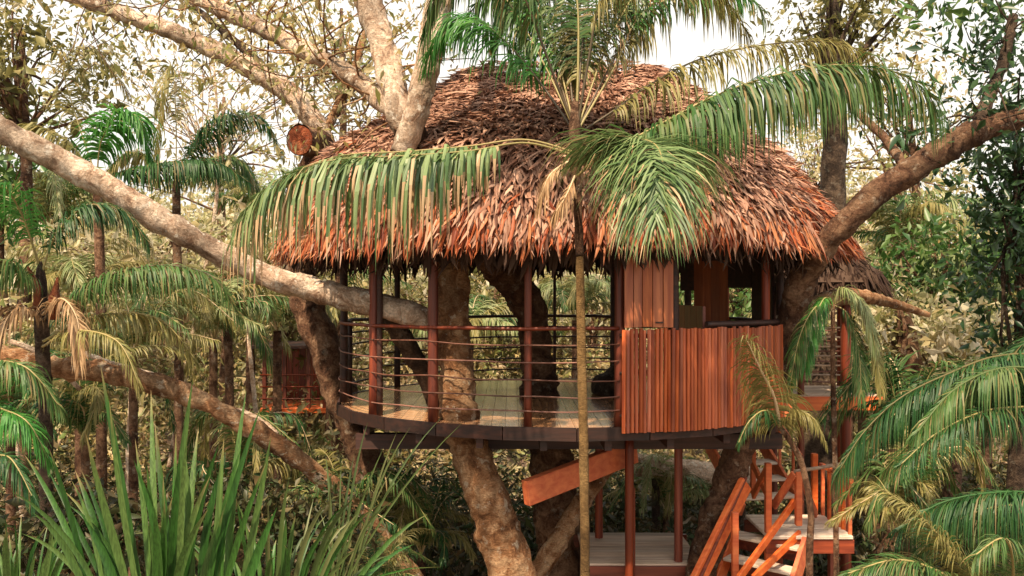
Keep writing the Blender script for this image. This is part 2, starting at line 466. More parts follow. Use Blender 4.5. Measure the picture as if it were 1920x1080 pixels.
HUT = thing('treehouse', (CX, CY, FZ), 'round wooden treehouse with dome-shaped palm thatch roof, rails and red slat wall', 'treehouse')

# floor: polished boards running away from the camera
floor = MB()
seg = 48
rim_o = [deck_pt(2 * math.pi * i / seg, DA + .02, DB + .02) for i in range(seg)]
vs = [(p.x, p.y, FZ - .04) for p in rim_o] + [(p.x, p.y, FZ - .07) for p in rim_o]
floor.add(vs, [tuple(range(seg)), tuple(reversed(range(seg, 2 * seg)))] + [(i, i + seg, (i + 1) % seg + seg, (i + 1) % seg) for i in range(seg)])
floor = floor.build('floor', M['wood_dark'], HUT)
bw = .142
x = CX - DA
while x < CX + DA:
    xm = x + bw / 2
    h0 = DB * math.sqrt(max(0, 1 - ((x + .002 - CX) / DA) ** 2)); h1 = DB * math.sqrt(max(0, 1 - ((min(x + bw, CX + DA) - CX) / DA) ** 2))
    x1 = min(x + bw - .004, CX + DA)
    if min(h0, h1) >= 0 and max(h0, h1) > .05:
        b = MB(); z0 = FZ - .038; z1 = FZ + random.uniform(-.0015, .0015)
        b.add([(x, CY - h0, z0), (x1, CY - h1, z0), (x1, CY + h1, z0), (x, CY + h0, z0),
               (x, CY - h0, z1), (x1, CY - h1, z1), (x1, CY + h1, z1), (x, CY + h0, z1)],
              [(3, 2, 1, 0), (4, 5, 6, 7), (0, 1, 5, 4), (1, 2, 6, 5), (2, 3, 7, 6), (3, 0, 4, 7)])
        b.build('floor_board', M['floor'], floor)
    x += bw

# rim beam under the boards, built of short straight lengths
for i in range(0, seg, 2):
    a0 = 2 * math.pi * i / seg; a1 = 2 * math.pi * (i + 2) / seg
    p0 = deck_pt(a0, DA + .025, DB + .025, FZ - .060); p1 = deck_pt(a1, DA + .025, DB + .025, FZ - .060)
    d = (p1 - p0).normalized() * .004
    MB().beam(p0 + d, p1 - d, .035, .135).build('rim_beam', M['wood_dark'], HUT)  # near-black timber puts the shadow on the rim into its colour
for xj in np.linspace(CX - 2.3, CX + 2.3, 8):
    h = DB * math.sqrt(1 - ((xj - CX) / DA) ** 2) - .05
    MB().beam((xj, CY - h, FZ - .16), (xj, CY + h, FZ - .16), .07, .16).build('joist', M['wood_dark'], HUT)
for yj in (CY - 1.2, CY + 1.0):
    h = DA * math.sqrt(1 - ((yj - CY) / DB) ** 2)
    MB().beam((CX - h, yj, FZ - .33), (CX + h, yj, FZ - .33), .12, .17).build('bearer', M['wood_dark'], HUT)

EZ = ZC + .78     # where the posts meet the roof plate
def post(px, w, back=False, mat='wood_red', top=None, inset=.06, lean=0.0):
    p = deck_front(px, DA - inset, DB - inset, back)
    a = Vector((p.x, p.y, FZ)); b = Vector((p.x + lean, p.y, top or EZ))
    m = MB()
    m.tube([a, a.lerp(b, .35), a.lerp(b, .7), b], [w * 1.05, w, w * .97, w * .95], 8, .12, True, px, .25)
    return m.build('post', M[mat], HUT)
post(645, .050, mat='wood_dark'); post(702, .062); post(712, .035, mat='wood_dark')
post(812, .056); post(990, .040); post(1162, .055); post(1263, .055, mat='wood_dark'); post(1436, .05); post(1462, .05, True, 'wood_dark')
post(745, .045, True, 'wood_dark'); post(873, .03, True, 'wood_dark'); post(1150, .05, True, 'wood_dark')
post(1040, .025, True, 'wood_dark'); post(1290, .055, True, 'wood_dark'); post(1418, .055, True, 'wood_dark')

def arc_rail(a0, a1, z, r, name, mat, back=False, wob=.012, inset=.06, n=22):
    pts = []
    for i in range(n + 1):
        a = a0 + (a1 - a0) * i / n
        p = deck_pt(a, DA - inset - .05 * 0, DB - inset, z)
        p.z += wob * noise.noise(Vector((a * 4, z * 9, 1.3)))
        p.x += wob * .5 * noise.noise(Vector((a * 5, z * 9, 7)))
        pts.append(p)
    MB().tube(pts, r, 7, 0.1, True, z, .4).build(name, M[mat], RAIL)
RAIL = MB().tube([Vector((CX - DA + .1, CY, FZ)), Vector((CX - DA + .1, CY, FZ + 1.0))], .03, 8).build('railing', M['wood_dark'], HUT)
aL = ang_of(deck_front(640)); aM = ang_of(deck_front(1162)); aR = ang_of(deck_front(1440))
if aL > 0: aL -= 2 * math.pi
arc_rail(aL - .15, aM, FZ + 1.0, .021, 'top_rail', 'wood_red_x', inset=.02)
for h in (.845, .665, .48, .31, .155):
    arc_rail(aL - .25, aM, FZ + h, .0075, 'rail', 'rail', wob=.03, inset=.005)
for h, r in ((1.0, .024), (.84, .013), (.68, .013), (.5, .012), (.33, .012), (.17, .012)):
    arc_rail(aL - .15, aL - math.pi * 1.02, FZ + h, r, 'top_rail' if h == 1.0 else 'rail', 'wood_dark', wob=.02)

# slat wall on the right-hand front
WALL = MB().beam(deck_pt(aM, DA - .03, DB - .03, FZ + .06), deck_pt(aM + .12, DA - .03, DB - .03, FZ + .06), .03, .05).build('slat_wall', M['wood_dark'], HUT)
ns_ = 54
tot = aR + .10 - aM
for i in range(ns_):
    a = aM + tot * (i + .5) / ns_
    p = deck_pt(a, DA + .065, DB + .065); q = deck_pt(a + .002, DA + .065, DB + .065)
    t = (q - p).normalized(); nrm = Vector((t.y, -t.x, 0))
    arcw = (deck_pt(a + tot / ns_, DA, DB) - deck_pt(a, DA, DB)).length
    w = arcw * random.uniform(.43, .485); th = random.uniform(.006, .014)
    h0 = FZ - .045 + random.uniform(-.006, .006); h1 = FZ + 1.0 + random.uniform(-.015, .012)
    m = MB(); cs = [(-w, 0), (-w * .55, th), (w * .55, th), (w, 0), (w, -.012), (-w, -.012)]
    lean = random.uniform(-.006, .006); vs = []
    for z, l in ((h0, 0), (h1, lean)):
        vs += [(p + t * (u + l) + nrm * v) + Vector((0, 0, z)) for u, v in cs]
    k = len(cs)
    m.add(vs, [(j, (j + 1) % k, (j + 1) % k + k, j + k) for j in range(k)] + [tuple(reversed(range(k))), tuple(range(k, 2 * k))])
    m.build('slat', M['wood_slat'], WALL)
for z in (FZ + .12, FZ + .55, FZ + .93):
    pts = [deck_pt(aM + tot * i / 12, DA - .015, DB - .015, z) for i in range(13)]
    MB().tube(pts, .02, 6).build('batten', M['wood_dark'], WALL)
pts = [deck_pt(aM + .35 + (tot - .35) * i / 12, DA + .0, DB + .0, FZ + 1.035) for i in range(13)]
MB().tube(pts, .035, 6, .1).build('sill', M['wood_dark'], WALL)
# square end post block right of the slats
pe = deck_pt(aR + .17, DA + .02, DB + .02)
m = MB(); m.box((pe.x, pe.y, FZ + .50), (.075, -.03, 0), (.03, .075, 0), (0, 0, .56)); m.build('end_post', M['wood_orange'], HUT, .01)
m = MB(); m.box((pe.x, pe.y, FZ + 1.085), (.085, -.034, 0), (.034, .085, 0), (0, 0, .022)); m.build('lit_post_top', M['wood_grey'], HUT, .006)  # pale piece standing in for the lit top of the post

# upper board panel left of the window
PAN = MB().beam(deck_front(1172) + Vector((0, .03, ZC + .45)), deck_front(1252) + Vector((0, .03, ZC + .45)), .03, .05).build('wall_panel', M['wood_dark'], HUT)
edges = [1167, 1184, 1200, 1219, 1238, 1257]
for i in range(5):
    p = deck_front(edges[i] + .6); q = deck_front(edges[i + 1] - .6)
    d = (q - p); nrm = Vector((d.y, -d.x, 0)).normalized()
    m = MB()
    bz = ZC - .335 - .012 * random.random()
    c = (p + q) / 2 + nrm * (.055 + .008 * random.random())
    m.box((c.x, c.y, (bz + EZ) / 2), d / 2, nrm * .012, (0, 0, (EZ - bz) / 2)); m.build('board', M['wood_panel'], PAN)
m = MB(); p = deck_front(1232); m.beam((p.x - .03, p.y - .075, ZC - .295), (p.x + .05, p.y - .075, ZC - .295), .02, .016); m.build('latch', M['wood_dark'], PAN)

# far room wall seen through the window opening, and its boards
def back_board(px0, px1, py0, py1, mat, name='back_board', parent=None, y_in=0.0, th=.015):
    p = deck_front(px0, DA - .12, DB - .12, True); q = deck_front(px1, DA - .12, DB - .12, True)
    p.y -= y_in; q.y -= y_in
    d = q - p
    z0 = ZC + (HZ - py1) / F * p.y; z1 = ZC + (HZ - py0) / F * p.y
    m = MB(); c = (p + q) / 2; nrm = Vector((d.y, -d.x, 0)).normalized()
    m.box((c.x, c.y, (z0 + z1) / 2), d / 2 * .985, nrm * th, (0, 0, (z1 - z0) / 2)); return m.build(name, M[mat], parent)
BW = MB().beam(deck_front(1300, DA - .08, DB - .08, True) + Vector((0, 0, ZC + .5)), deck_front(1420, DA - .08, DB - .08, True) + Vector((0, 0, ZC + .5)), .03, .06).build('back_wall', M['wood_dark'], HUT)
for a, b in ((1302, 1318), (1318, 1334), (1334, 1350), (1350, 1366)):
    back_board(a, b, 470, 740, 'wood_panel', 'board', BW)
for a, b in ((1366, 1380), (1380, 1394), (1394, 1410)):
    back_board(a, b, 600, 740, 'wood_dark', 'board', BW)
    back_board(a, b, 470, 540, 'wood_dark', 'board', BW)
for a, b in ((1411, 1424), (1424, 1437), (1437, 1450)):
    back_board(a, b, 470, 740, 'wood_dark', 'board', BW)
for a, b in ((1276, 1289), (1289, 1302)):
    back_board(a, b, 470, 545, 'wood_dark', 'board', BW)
# partition that shades the room
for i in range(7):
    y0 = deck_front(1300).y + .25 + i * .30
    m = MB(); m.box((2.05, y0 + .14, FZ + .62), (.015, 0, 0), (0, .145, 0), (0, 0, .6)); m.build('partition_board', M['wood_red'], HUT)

# ---- roof -------------------------------------------------------
PROF = [(3.58, 2.76, 5.58), (3.44, 2.66, 6.02), (3.08, 2.30, 6.60), (2.46, 1.62, 7.04), (1.84, 1.00, 7.46), (1.20, .28, 7.90)]
def prof(t):
    x = t * (len(PROF) - 1); i = min(int(x), len(PROF) - 2); f = x - i
    p0 = PROF[max(i - 1, 0)]; p1 = PROF[i]; p2 = PROF[i + 1]; p3 = PROF[min(i + 2, len(PROF) - 1)]
    return [0.5 * (2 * b + (c - a) * f + (2 * a - 5 * b + 4 * c - d) * f * f + (3 * b - a - 3 * c + d) * f ** 3)
            for a, b, c, d in zip(p0, p1, p2, p3)]
def roof_pt(ang, t):
    a, b, z = prof(t)
    if math.cos(ang) > 0: a *= 1 - .11 * math.sin(math.pi * min(t * 1.15, 1)) * math.cos(ang)
    lump = 1 + .025 * noise.noise(Vector((math.cos(ang) * 2.2, math.sin(ang) * 2.2, t * 5)))
    return Vector((CX + a * lump * math.cos(ang), CY + .05 + b * lump * math.sin(ang), z + .07 * noise.noise(Vector((math.cos(ang) * 3, math.sin(ang) * 3, t * 3 + 9)))))
NA, NTT = 64, 15
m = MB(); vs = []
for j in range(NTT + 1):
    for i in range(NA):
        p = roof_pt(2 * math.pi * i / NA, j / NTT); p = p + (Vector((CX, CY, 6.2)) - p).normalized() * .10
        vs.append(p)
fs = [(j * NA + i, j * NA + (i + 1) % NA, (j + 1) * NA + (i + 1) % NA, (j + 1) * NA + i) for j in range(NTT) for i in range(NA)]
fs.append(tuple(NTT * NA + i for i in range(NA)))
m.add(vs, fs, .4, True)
ROOF = m.build('roof', M['thatch_dark'], HUT)  # solid shell added under the leaves to block light
for i in range(22):     # rafters under the thatch
    a = 2 * math.pi * i / 22
    pts = [roof_pt(a, t) + (Vector((CX, CY, 6.0)) - roof_pt(a, t)).normalized() * .19 for t in (0, .25, .5, .8)]
    MB().tube(pts, .03, 6).build('rafter', M['wood_dark'], ROOF)
pts = [deck_pt(2 * math.pi * i / 32, DA - .04, DB - .04, EZ) for i in range(33)]
MB().tube(pts, .055, 7).build('wall_plate', M['wood_dark'], HUT)

def strip_shape(kind):
    """one dry leaf, along -Y in its own frame (x across, z outward); 7 verts"""
    rs = random.Random(kind)
    c1 = rs.uniform(-.8, 1.6); c2 = rs.uniform(-2.5, 3.0); fold = rs.uniform(.2, .9); sk = rs.uniform(-1.6, 1.6)
    rows = [(0, .55, 0), (-.38, 1.0, c1 * .5), (-.72, .72, c1), (-1.0, 0, c2 * .7)]
    v = []
    for y, w, z in rows:
        xo = sk * y * y
        if w == 0: v.append((xo, y, z))
        else:
            v += [(xo - .5 * w, y, z), (xo, y + .02, z + fold * .5 * w), (xo + .5 * w, y, z)]
    f = []
    for r in range(2):
        for c in range(2):
            i = r * 3 + c; f += [(i, i + 3, i + 4), (i, i + 4, i + 1)]
    f += [(6, 9, 7), (7, 9, 8)]
    return np.array(v), f
SHAPES = [strip_shape(k) for k in range(10)]
def leaf_frame(p, down, out, length, width):
    y = -down.normalized(); z = (out - y * out.dot(y)).normalized(); x = y.cross(z)
    mt = Matrix(((x.x * width, y.x * length, z.x * width, p.x), (x.y * width, y.y * length, z.y * width, p.y),
                 (x.z * width, y.z * length, z.z * width, p.z), (0, 0, 0, 1)))
    return mt
def thatch_rows(surface, rows, spacing, a_from, a_to, perim, sparse_back=True):
    out = []
    for j in range(rows + 1):
        t = j / rows
        n = int(perim(t) / spacing)
        for i in range(n):
            a = a_from + (a_to - a_from) * (i + random.uniform(-.6, .6)) / n
            if sparse_back and math.sin(a) > .35 and random.random() < .6: continue
            tt = min(max(t + random.uniform(-.4, .4) / rows, 0), 1)
            p = surface(a, tt)
            pu = surface(a, min(tt + .04, 1.0)) if tt < .96 else surface(a, tt)
            pd = surface(a, max(tt - .04, 0.0))
            down = (pd - pu)
            if down.length < 1e-5: continue
            down.normalize()
            side = surface(a + .03, tt) - surface(a - .03, tt)
            if side.length < 1e-5: continue
            side.normalize()
            nrm = side.cross(-down); 
            if nrm.dot(p - Vector((CX, CY, 5.5))) < 0: nrm = -nrm
            jit = random.gauss(0, .30 if tt < .25 else .62)
            d = (down + side * jit + nrm * random.uniform(.02, .42 if tt > .15 else .20)).normalized()
            if tt < .10: d = (d + Vector((0, 0, -.9))).normalized()
            L = random.uniform(.15, .34) * (1.0 if tt > .12 else random.uniform(.9, 1.5)); w = random.uniform(.018, .046)
            p = p + nrm * random.uniform(-.02, .05) - d * L * .3
            nn = (nrm + side * random.gauss(0, .5) + Vector((0, 0, .1))).normalized()
            out.append((p, d, nn, L, w, tt, a))
    return out
def perim_main(t):
    a, b, z = prof(t); return math.pi * (3 * (a + b) - math.sqrt((3 * a + b) * (a + 3 * b)))
LV = thatch_rows(roof_pt, 36, .0165, 0, 2 * math.pi, perim_main)
def reddish(p, t, a):  # picks eave leaves that show warm shade as red
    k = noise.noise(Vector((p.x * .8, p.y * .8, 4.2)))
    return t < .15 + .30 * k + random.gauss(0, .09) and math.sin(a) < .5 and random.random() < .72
def emit_thatch(leaves, mat, name, parent):
    V_ = []; T_ = []; r_ = []; b = 0
    for p, d, nn, L, w, tt, a in leaves:
        sv, sf = SHAPES[random.randrange(len(SHAPES))]
        mt = np.array(leaf_frame(p, d, nn, L, w))
        V_.append(sv @ mt[:3, :3].T + mt[:3, 3]); T_.append(np.array(sf) + b); b += len(sv)
        r_ += [random.random()] * len(sf)
    o = np_mesh(name, np.concatenate(V_), np.concatenate(T_), np.array(r_), mat, parent)
    return tag(o, kind='stuff')
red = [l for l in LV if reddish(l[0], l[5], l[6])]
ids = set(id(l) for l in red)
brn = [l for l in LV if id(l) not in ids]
# the 300 leaves nearest to the viewer hang as single pieces
near = sorted([l for l in LV if math.sin(l[6]) < -.2], key=lambda l: (l[0] - Vector((0.6, 0, 5.0))).length - (.35 * random.random()))[:300]
nid = set(id(l) for l in near)
shape_me = {}
for k, (sv, sf) in enumerate(SHAPES):
    for key in ('thatch', 'thatch_red'):
        me = bpy.data.meshes.new('thatch_leaf'); me.from_pydata([tuple(v) for v in sv], [], sf)
        at = me.attributes.new('rnd', 'FLOAT', 'FACE'); at.data.foreach_set('value', np.full(len(sf), k / 10, dtype=np.float32))
        me.materials.append(M[key]); shape_me[(k, key)] = me
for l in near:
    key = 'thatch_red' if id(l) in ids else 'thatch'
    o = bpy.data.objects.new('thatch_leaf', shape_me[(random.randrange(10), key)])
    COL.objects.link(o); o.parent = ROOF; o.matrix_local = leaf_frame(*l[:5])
emit_thatch([l for l in brn if id(l) not in nid], M['thatch'], 'thatch', ROOF)
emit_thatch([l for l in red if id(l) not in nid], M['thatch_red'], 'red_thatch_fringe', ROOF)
# ragged dark inner fringe along the far eave, its shade put into the colour
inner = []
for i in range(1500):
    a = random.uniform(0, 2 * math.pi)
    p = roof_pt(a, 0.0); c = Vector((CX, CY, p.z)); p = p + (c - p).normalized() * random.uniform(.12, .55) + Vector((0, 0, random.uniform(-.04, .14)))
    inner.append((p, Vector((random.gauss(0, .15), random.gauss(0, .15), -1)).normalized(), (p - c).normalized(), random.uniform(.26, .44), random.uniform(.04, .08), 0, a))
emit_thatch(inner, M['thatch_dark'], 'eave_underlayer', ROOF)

# timber brace below the deck and its end
a = W(985, 925, 8.35); b = W(1190, 845, 9.3)
MB().beam(a, b, .10, .27).build('brace_beam', M['wood_orange'], HUT, .008)
for px, Yp, pt in ((1180, 9.0, 800), (1272, 9.35, 820), (1123, 10.25, 830)):
    g = W(px, 900, Yp)
    MB().tube([Vector((g.x, g.y, gz(g.x, g.y) - .2)), Vector((g.x, g.y, FZ - .25))], .05, 8, .1, True, px, .3).build('stilt', M['wood_red'], HUT)

# ================================================================== TREES THAT CARRY IT
def pts_of(spec):
    P = [W(a, b, c) for a, b, c, r in spec]; Q = [r / F * c for a, b, c, r in spec]
    return P, Q
def limb(name, spec, mat, parent, n=14, wob=.28, seed=0, fine=.2, step=.06):
    n = int(n * 1.5)
    P, Q = pts_of(spec)
    return MB().tube(P, Q, n, wob, True, seed, step, None, fine).build(name, M[mat], parent)
def twigs(base_pts, parent, mat, n, L, r=.012, up=.3, seed=1, name='twig'):
    """fine branching twigs off a polyline, one mesh"""
    rs = random.Random(seed); m = MB(); ends = []
    for i in range(n):
        k = rs.randrange(len(base_pts) - 1); p = base_pts[k].lerp(base_pts[k + 1], rs.random())
        d = Vector((rs.gauss(0, 1), rs.gauss(0, .7), rs.gauss(up, .8))).normalized(); q = p; ln = L * rs.uniform(.4, 1.2)
        pts = [p]; ends_i = []
        for s in range(4):
            d = (d + Vector((rs.gauss(0, .3), rs.gauss(0, .3), rs.gauss(.05, .3)))).normalized(); q = q + d * ln / 4; pts.append(q)
            if s > 0: ends.append(q)
        m.tube(pts, [r * (1 - .18 * j) for j in range(5)], 5, 0, False, 0, .2)
    m.build(name, M[mat], parent)
    return np.array([tuple(e) for e in ends])

SB = thing('dark_stump', Vector(((1150 - 960) / F * 10.7, 10.7, FZ)), 'dark pointed root stump standing on the floor by the slat wall', 'stump')
m = MB(); c0 = Vector(((1152 - 960) / F * 10.7, 10.7, FZ + .002))
m.tube([c0, c0 + Vector((.01, 0, .12)), c0 + Vector((.06, .02, .30)), c0 + Vector((.11, .02, .46))], [.30, .27, .14, .03], 14, .35, True, 9, .05, None, .2)
m.build('stump', M['bark_dark'], SB)
# front trunk A: leaning, through the deck; pale limb to the left
TA = thing('leaning_tree', at_z(1075, gz(.7, 8.6), 8.6), 'leaning tan trunk under the deck with long pale limb reaching left', 'tree')
limb('trunk', [(1090, 1460, 8.6, 62), (1030, 1280, 8.6, 50), (962, 1080, 8.6, 42), (920, 950, 8.6, 38), (885, 850, 8.6, 37), (862, 780, 8.6, 34), (850, 640, 8.7, 31), (842, 460, 8.9, 30), (815, 300, 9.4, 24)], 'bark_tan', TA, 18, .22, 3)
limb('limb', [(-160, 165, 7.4, 26), (-60, 212, 7.6, 25), (60, 276, 7.8, 24), (200, 350, 8.1, 22), (290, 405, 8.3, 25), (360, 446, 8.4, 22), (480, 510, 8.7, 21), (600, 546, 8.9, 22), (720, 575, 9.0, 24), (850, 612, 8.75, 22)], 'bark_pale', TA, 16, .25, 11)
limb('prop', [(725, 585, 9.02, 17), (762, 645, 9.2, 18), (795, 705, 9.35, 16), (835, 790, 9.5, 16)], 'bark_dark', TA, 10)

# trunk B: rises inside the hut and comes out of the roof as a fork
TB = thing('forked_tree', at_z(1060, gz(.7, 10.6), 10.6), 'trunk inside the treehouse that comes out through the roof as a fork', 'tree')
limb('trunk', [(1075, 1270, 10.6, 58), (1052, 1080, 10.6, 42), (1034, 860, 10.6, 38), (1014, 745, 10.6, 37), (1008, 690, 10.6, 31), (1002, 620, 10.6, 28), (985, 560, 10.5, 30), (935, 500, 10.2, 32), (860, 400, 9.4, 30), (790, 290, 8.55, 30), (760, 225, 8.2, 27)], 'bark_brown', TB, 18, .25, 5)
limb('branch', [(775, 262, 8.3, 24), (750, 215, 8.25, 25), (735, 150, 8.3, 24), (712, 70, 8.4, 25), (688, -10, 8.5, 27), (660, -110, 8.6, 26)], 'bark_pale', TB, 16, .2, 21)
limb('branch', [(752, 285, 8.2, 21), (770, 240, 8.12, 23), (790, 175, 8.1, 23), (808, 95, 8.15, 24), (824, 10, 8.2, 25), (838, -100, 8.3, 25)], 'bark_pale', TB, 16, .2, 22)
limb('branch', [(985, 1110, 9.6, 22), (1030, 1040, 9.75, 19), (1075, 965, 9.9, 17), (1120, 900, 10.05, 16), (1160, 850, 10.2, 14)], 'bark_tan', TB, 12, .3, 24)
b2 = [(748, 222, 8.7, 16), (700, 175, 8.9, 17), (630, 125, 9.2, 17), (560, 88, 9.5, 16), (480, 48, 9.8, 15), (400, 12, 10, 13), (300, -40, 10.2, 11)]
limb('branch', b2, 'bark_pale', TB, 12, .3, 23)
e = twigs(pts_of(b2)[0], TB, 'bark_tan', 60, 1.5, .014, .2, 4)
leaf_cloud('crown', clumps(e, .42, 10), .10, M['lf_ochre'], TB, .5, .36)

# tree D: dark trunk behind the left side, stub and long branch to upper left
TD = thing('stub_tree', at_z(800, gz(-1.2, 11), 11), 'dark trunk left of the deck with sawn-off stub and long upper-left branch', 'tree')
limb('trunk', [(800, 1280, 11, 44), (720, 960, 11, 34), (658, 785, 11, 30), (605, 640, 11, 31), (568, 545, 11.2, 29), (560, 430, 11.6, 26), (580, 330, 12, 24), (605, 262, 12, 20)], 'bark_brown', TD, 16, .25, 31)
b1 = [(612, 275, 12, 19), (585, 222, 12, 20), (540, 172, 12, 20), (440, 112, 12, 19), (330, 62, 12, 15), (230, 26, 12, 15), (120, -12, 12, 12), (-20, -60, 12, 9)]
limb('branch', b1, 'bark_pale', TD, 14, .25, 32)
limb('branch', [(600, 262, 12, 10), (640, 190, 12.1, 9), (668, 120, 12.2, 7), (690, 40, 12.3, 5)], 'bark_tan', TD, 8)
limb('branch', [(560, 190, 12, 9), (500, 130, 12.2, 8), (420, 60, 12.4, 7), (350, 0, 12.6, 5), (320, -40, 12.6, 4)], 'bark_dark', TD, 8)
P, Q = pts_of([(604, 275, 12, 27), (584, 268, 11.7, 28), (561, 263, 11.4, 29)])
st = MB().tube(P, Q, 18, .12, False, 6).build('stub', M['bark_brown'], TD)
d = (P[-1] - P[-2]).normalized()
MB().tube([P[-1] - d * .02, P[-1] + d * .003], [Q[-1] * .95, Q[-1] * .93], 18, .08, True, 6).build('cut_face', M['cut'], st)
e = twigs(pts_of(b1)[0], TD, 'bark_brown', 62, 1.8, .010, .1, 5)
leaf_cloud('crown', clumps(e, .45, 9), .12, M['lf_ochre'], TD, .5, .36)

# tree C: right-hand trunk with the long limb to the upper right
TC = thing('crooked_tree', at_z(1195, gz(1.5, 9.2), 9.2), 'crooked dark trunk at right end of deck, its limb rising to upper right', 'tree')
limb('trunk', [(1195, 1460, 9.2, 44), (1312, 1085, 9.2, 30), (1385, 842, 9.2, 28), (1445, 735, 9.2, 26), (1476, 630, 9.1, 26), (1503, 530, 8.9, 26), (1555, 450, 8.5, 23), (1640, 368, 8.3, 24), (1740, 298, 8.2, 24), (1800, 262, 8.2, 26), (1850, 240, 8.2, 21), (1930, 212, 8.3, 19), (2040, 180, 8.5, 17)], 'bark_brown', TC, 18, .25, 41)
limb('branch', [(1474, 650, 9.15, 18), (1520, 582, 9.7, 19), (1590, 555, 10.4, 15), (1660, 565, 11.2, 10), (1740, 590, 12, 5)], 'bark_tan', TC, 12, .25, 42)
bC = [(1830, 250, 8.2, 14), (1850, 190, 8.4, 12), (1880, 120, 8.6, 10), (1900, 30, 8.8, 8)]
limb('branch', bC, 'bark_dark', TC, 10)
limb('branch', [(1700, 320, 8.25, 10), (1660, 260, 8.6, 8), (1600, 200, 9, 6), (1560, 120, 9.3, 4)], 'bark_brown', TC, 8)
e = twigs(pts_of(bC)[0], TC, 'bark_dark', 16, .9, .012, .2, 6)
leaf_cloud('crown', clumps(e, .4, 16), .11, M['lf_dark'], TC, .5, .4)

# ================================================================== PALMS
def frond(ctrl, parent, mat, L, n=60, width=.028, hang=.6, start=.22, stalk='rachis', r=.014, seed=0, tipk=.45, spread=1.0, stiff=.5, ragged=.12, name='frond', drytip=0.0):
    """one palm leaf: stalk along ctrl, leaflets down both sides"""
    rs = random.Random(seed); n = int(n * 2.5); hang *= 1.25; L *= 1.12; width *= .72; r *= .75
    P, _ = resample([Vector(c) for c in ctrl], 0.0, .03)
    m = MB(); up = Vector((0, 0, 1)); N = len(P)
    for side in (-1, 1):
        for i in range(n):
            t = start + (1 - start) * (i + rs.uniform(-.3, .3)) / n
            t = min(max(t, 0), .995)
            if rs.random() < ragged * .35 or noise.noise(Vector((t * 9 + seed * 3.1, side, 0))) > .42: continue
            x = t * (N - 1); k = min(int(x), N - 2); p = P[k].lerp(P[k + 1], x - k)
            T = (P[min(k + 2, N - 1)] - P[max(k - 1, 0)]).normalized()
            S = T.cross(up)
            if S.length < .15: S = T.cross(Vector((0, 1, 0)))
            S = S.normalized() * side
            u = S.cross(T) * side
            s = (t - start) / (1 - start)
            ln = L * (min(1, .45 + s * 2.2) if s < .3 else 1 - (1 - tipk) * ((s - .3) / .7) ** 1.3) * rs.uniform(.92 - ragged, 1 + ragged * .6)
            d = (S * spread * (1 - .55 * s) + T * (stiff + .7 * s) + u * .25 + Vector((rs.gauss(0, .17), rs.gauss(0, .17), rs.gauss(0, .14)))).normalized()
            wv = (T - d * T.dot(d))
            wv = wv.normalized() if wv.length > .05 else u
            h = hang * rs.uniform(.5, 1.35)
            pts = [p]; ds = []
            for g in range(4):
                d = (d + Vector((0, 0, -1)) * h * (.35 + .45 * g)).normalized(); ds.append(d)
                pts.append(pts[-1] + d * ln / 4)
            w = width * rs.uniform(.75, 1.15) * (1 - .4 * s)
            vs = []
            for g, q in enumerate(pts[:-1]):
                ww = w * (.45, .95, 1.0, .7)[g] / 2
                tw = wv * math.cos(.25 * g) + ds[min(g, 3)].cross(wv) * math.sin(.25 * g) * side
                vs += [q - tw * ww, q + tw * ww]
            vs.append(pts[-1])
            fs = [(0, 1, 3, 2), (2, 3, 5, 4), (4, 5, 7, 6), (6, 7, 8)]
            q_ = rs.random() * (1 - .36 * (drytip > 0))
            m.add(vs, fs, q_, False)
            if drytip:
                dr = rs.random()
                if dr < drytip: m.r[-1] = .97
                if dr < drytip * .6: m.r[-2] = .86
                if dr < drytip * .08: m.r[-3] = m.r[-4] = .9
    o = m.build(name, M[mat], parent)
    step = max(1, N // 26)
    pp = P[::step]; 
    if pp[-1] is not P[-1]: pp.append(P[-1])
    MB().tube(pp, [r * (1 - .85 * i / (len(pp) - 1)) + .002 for i in range(len(pp))], 6, 0, True, 0, 9).build('stalk', M[stalk], o)
    return o
def Wl(*spec): return [W(*s) for s in spec]
def palm_trunk(spec, parent, mat, base_xy, n=10, wob=.12, seed=0):
    P, Q = pts_of(spec)
    P = [Vector((base_xy[0], base_xy[1], gz(*base_xy) - .1))] + P; Q = [Q[0] * 1.25] + Q
    MB().tube(P, Q, n, wob, True, seed, .1, None, .08).build('trunk', M[mat], parent)

# slender palm right in front of the roof
g = W(1097, 900, 7.1)
P0 = thing('slender_palm', (g.x, g.y, gz(g.x, g.y)), 'slender palm with tan pole-like stem standing in front of the roof', 'palm')
palm_trunk([(1097, 1080, 7.1, 9), (1094, 830, 7.1, 9), (1090, 640, 7.1, 8.5), (1087, 470, 7.1, 7.5)], P0, 'bark_bamboo', (g.x, g.y), 12)
P, Q = pts_of([(1087, 480, 7.1, 8.3), (1083, 350, 7.1, 8), (1079, 270, 7.1, 10), (1077, 235, 7.1, 12), (1078, 190, 7.1, 6)])
MB().tube(P, Q, 12, .25, True, 3, .06, None, .2).build('crown_shaft', M['bark_brown'], P0)
frond(Wl((1072, 290, 7.02), (985, 268, 6.9), (880, 283, 6.75), (760, 292, 6.6), (640, 298, 6.5), (560, 318, 6.45), (500, 352, 6.4), (455, 400, 6.38)), P0, 'fr_mix', .80, 64, .046, 1.5, .24, seed=1, tipk=.6, stiff=.15, ragged=.45, drytip=.6, r=.011)
frond(Wl((1074, 285, 7.06), (985, 262, 7.0), (880, 274, 6.9), (760, 284, 6.8), (640, 292, 6.7), (540, 330, 6.62), (470, 400, 6.6)), P0, 'fr_mix', .86, 44, .046, 1.6, .30, seed=12, tipk=.7, stiff=.1, ragged=.5, drytip=.6, r=.010)
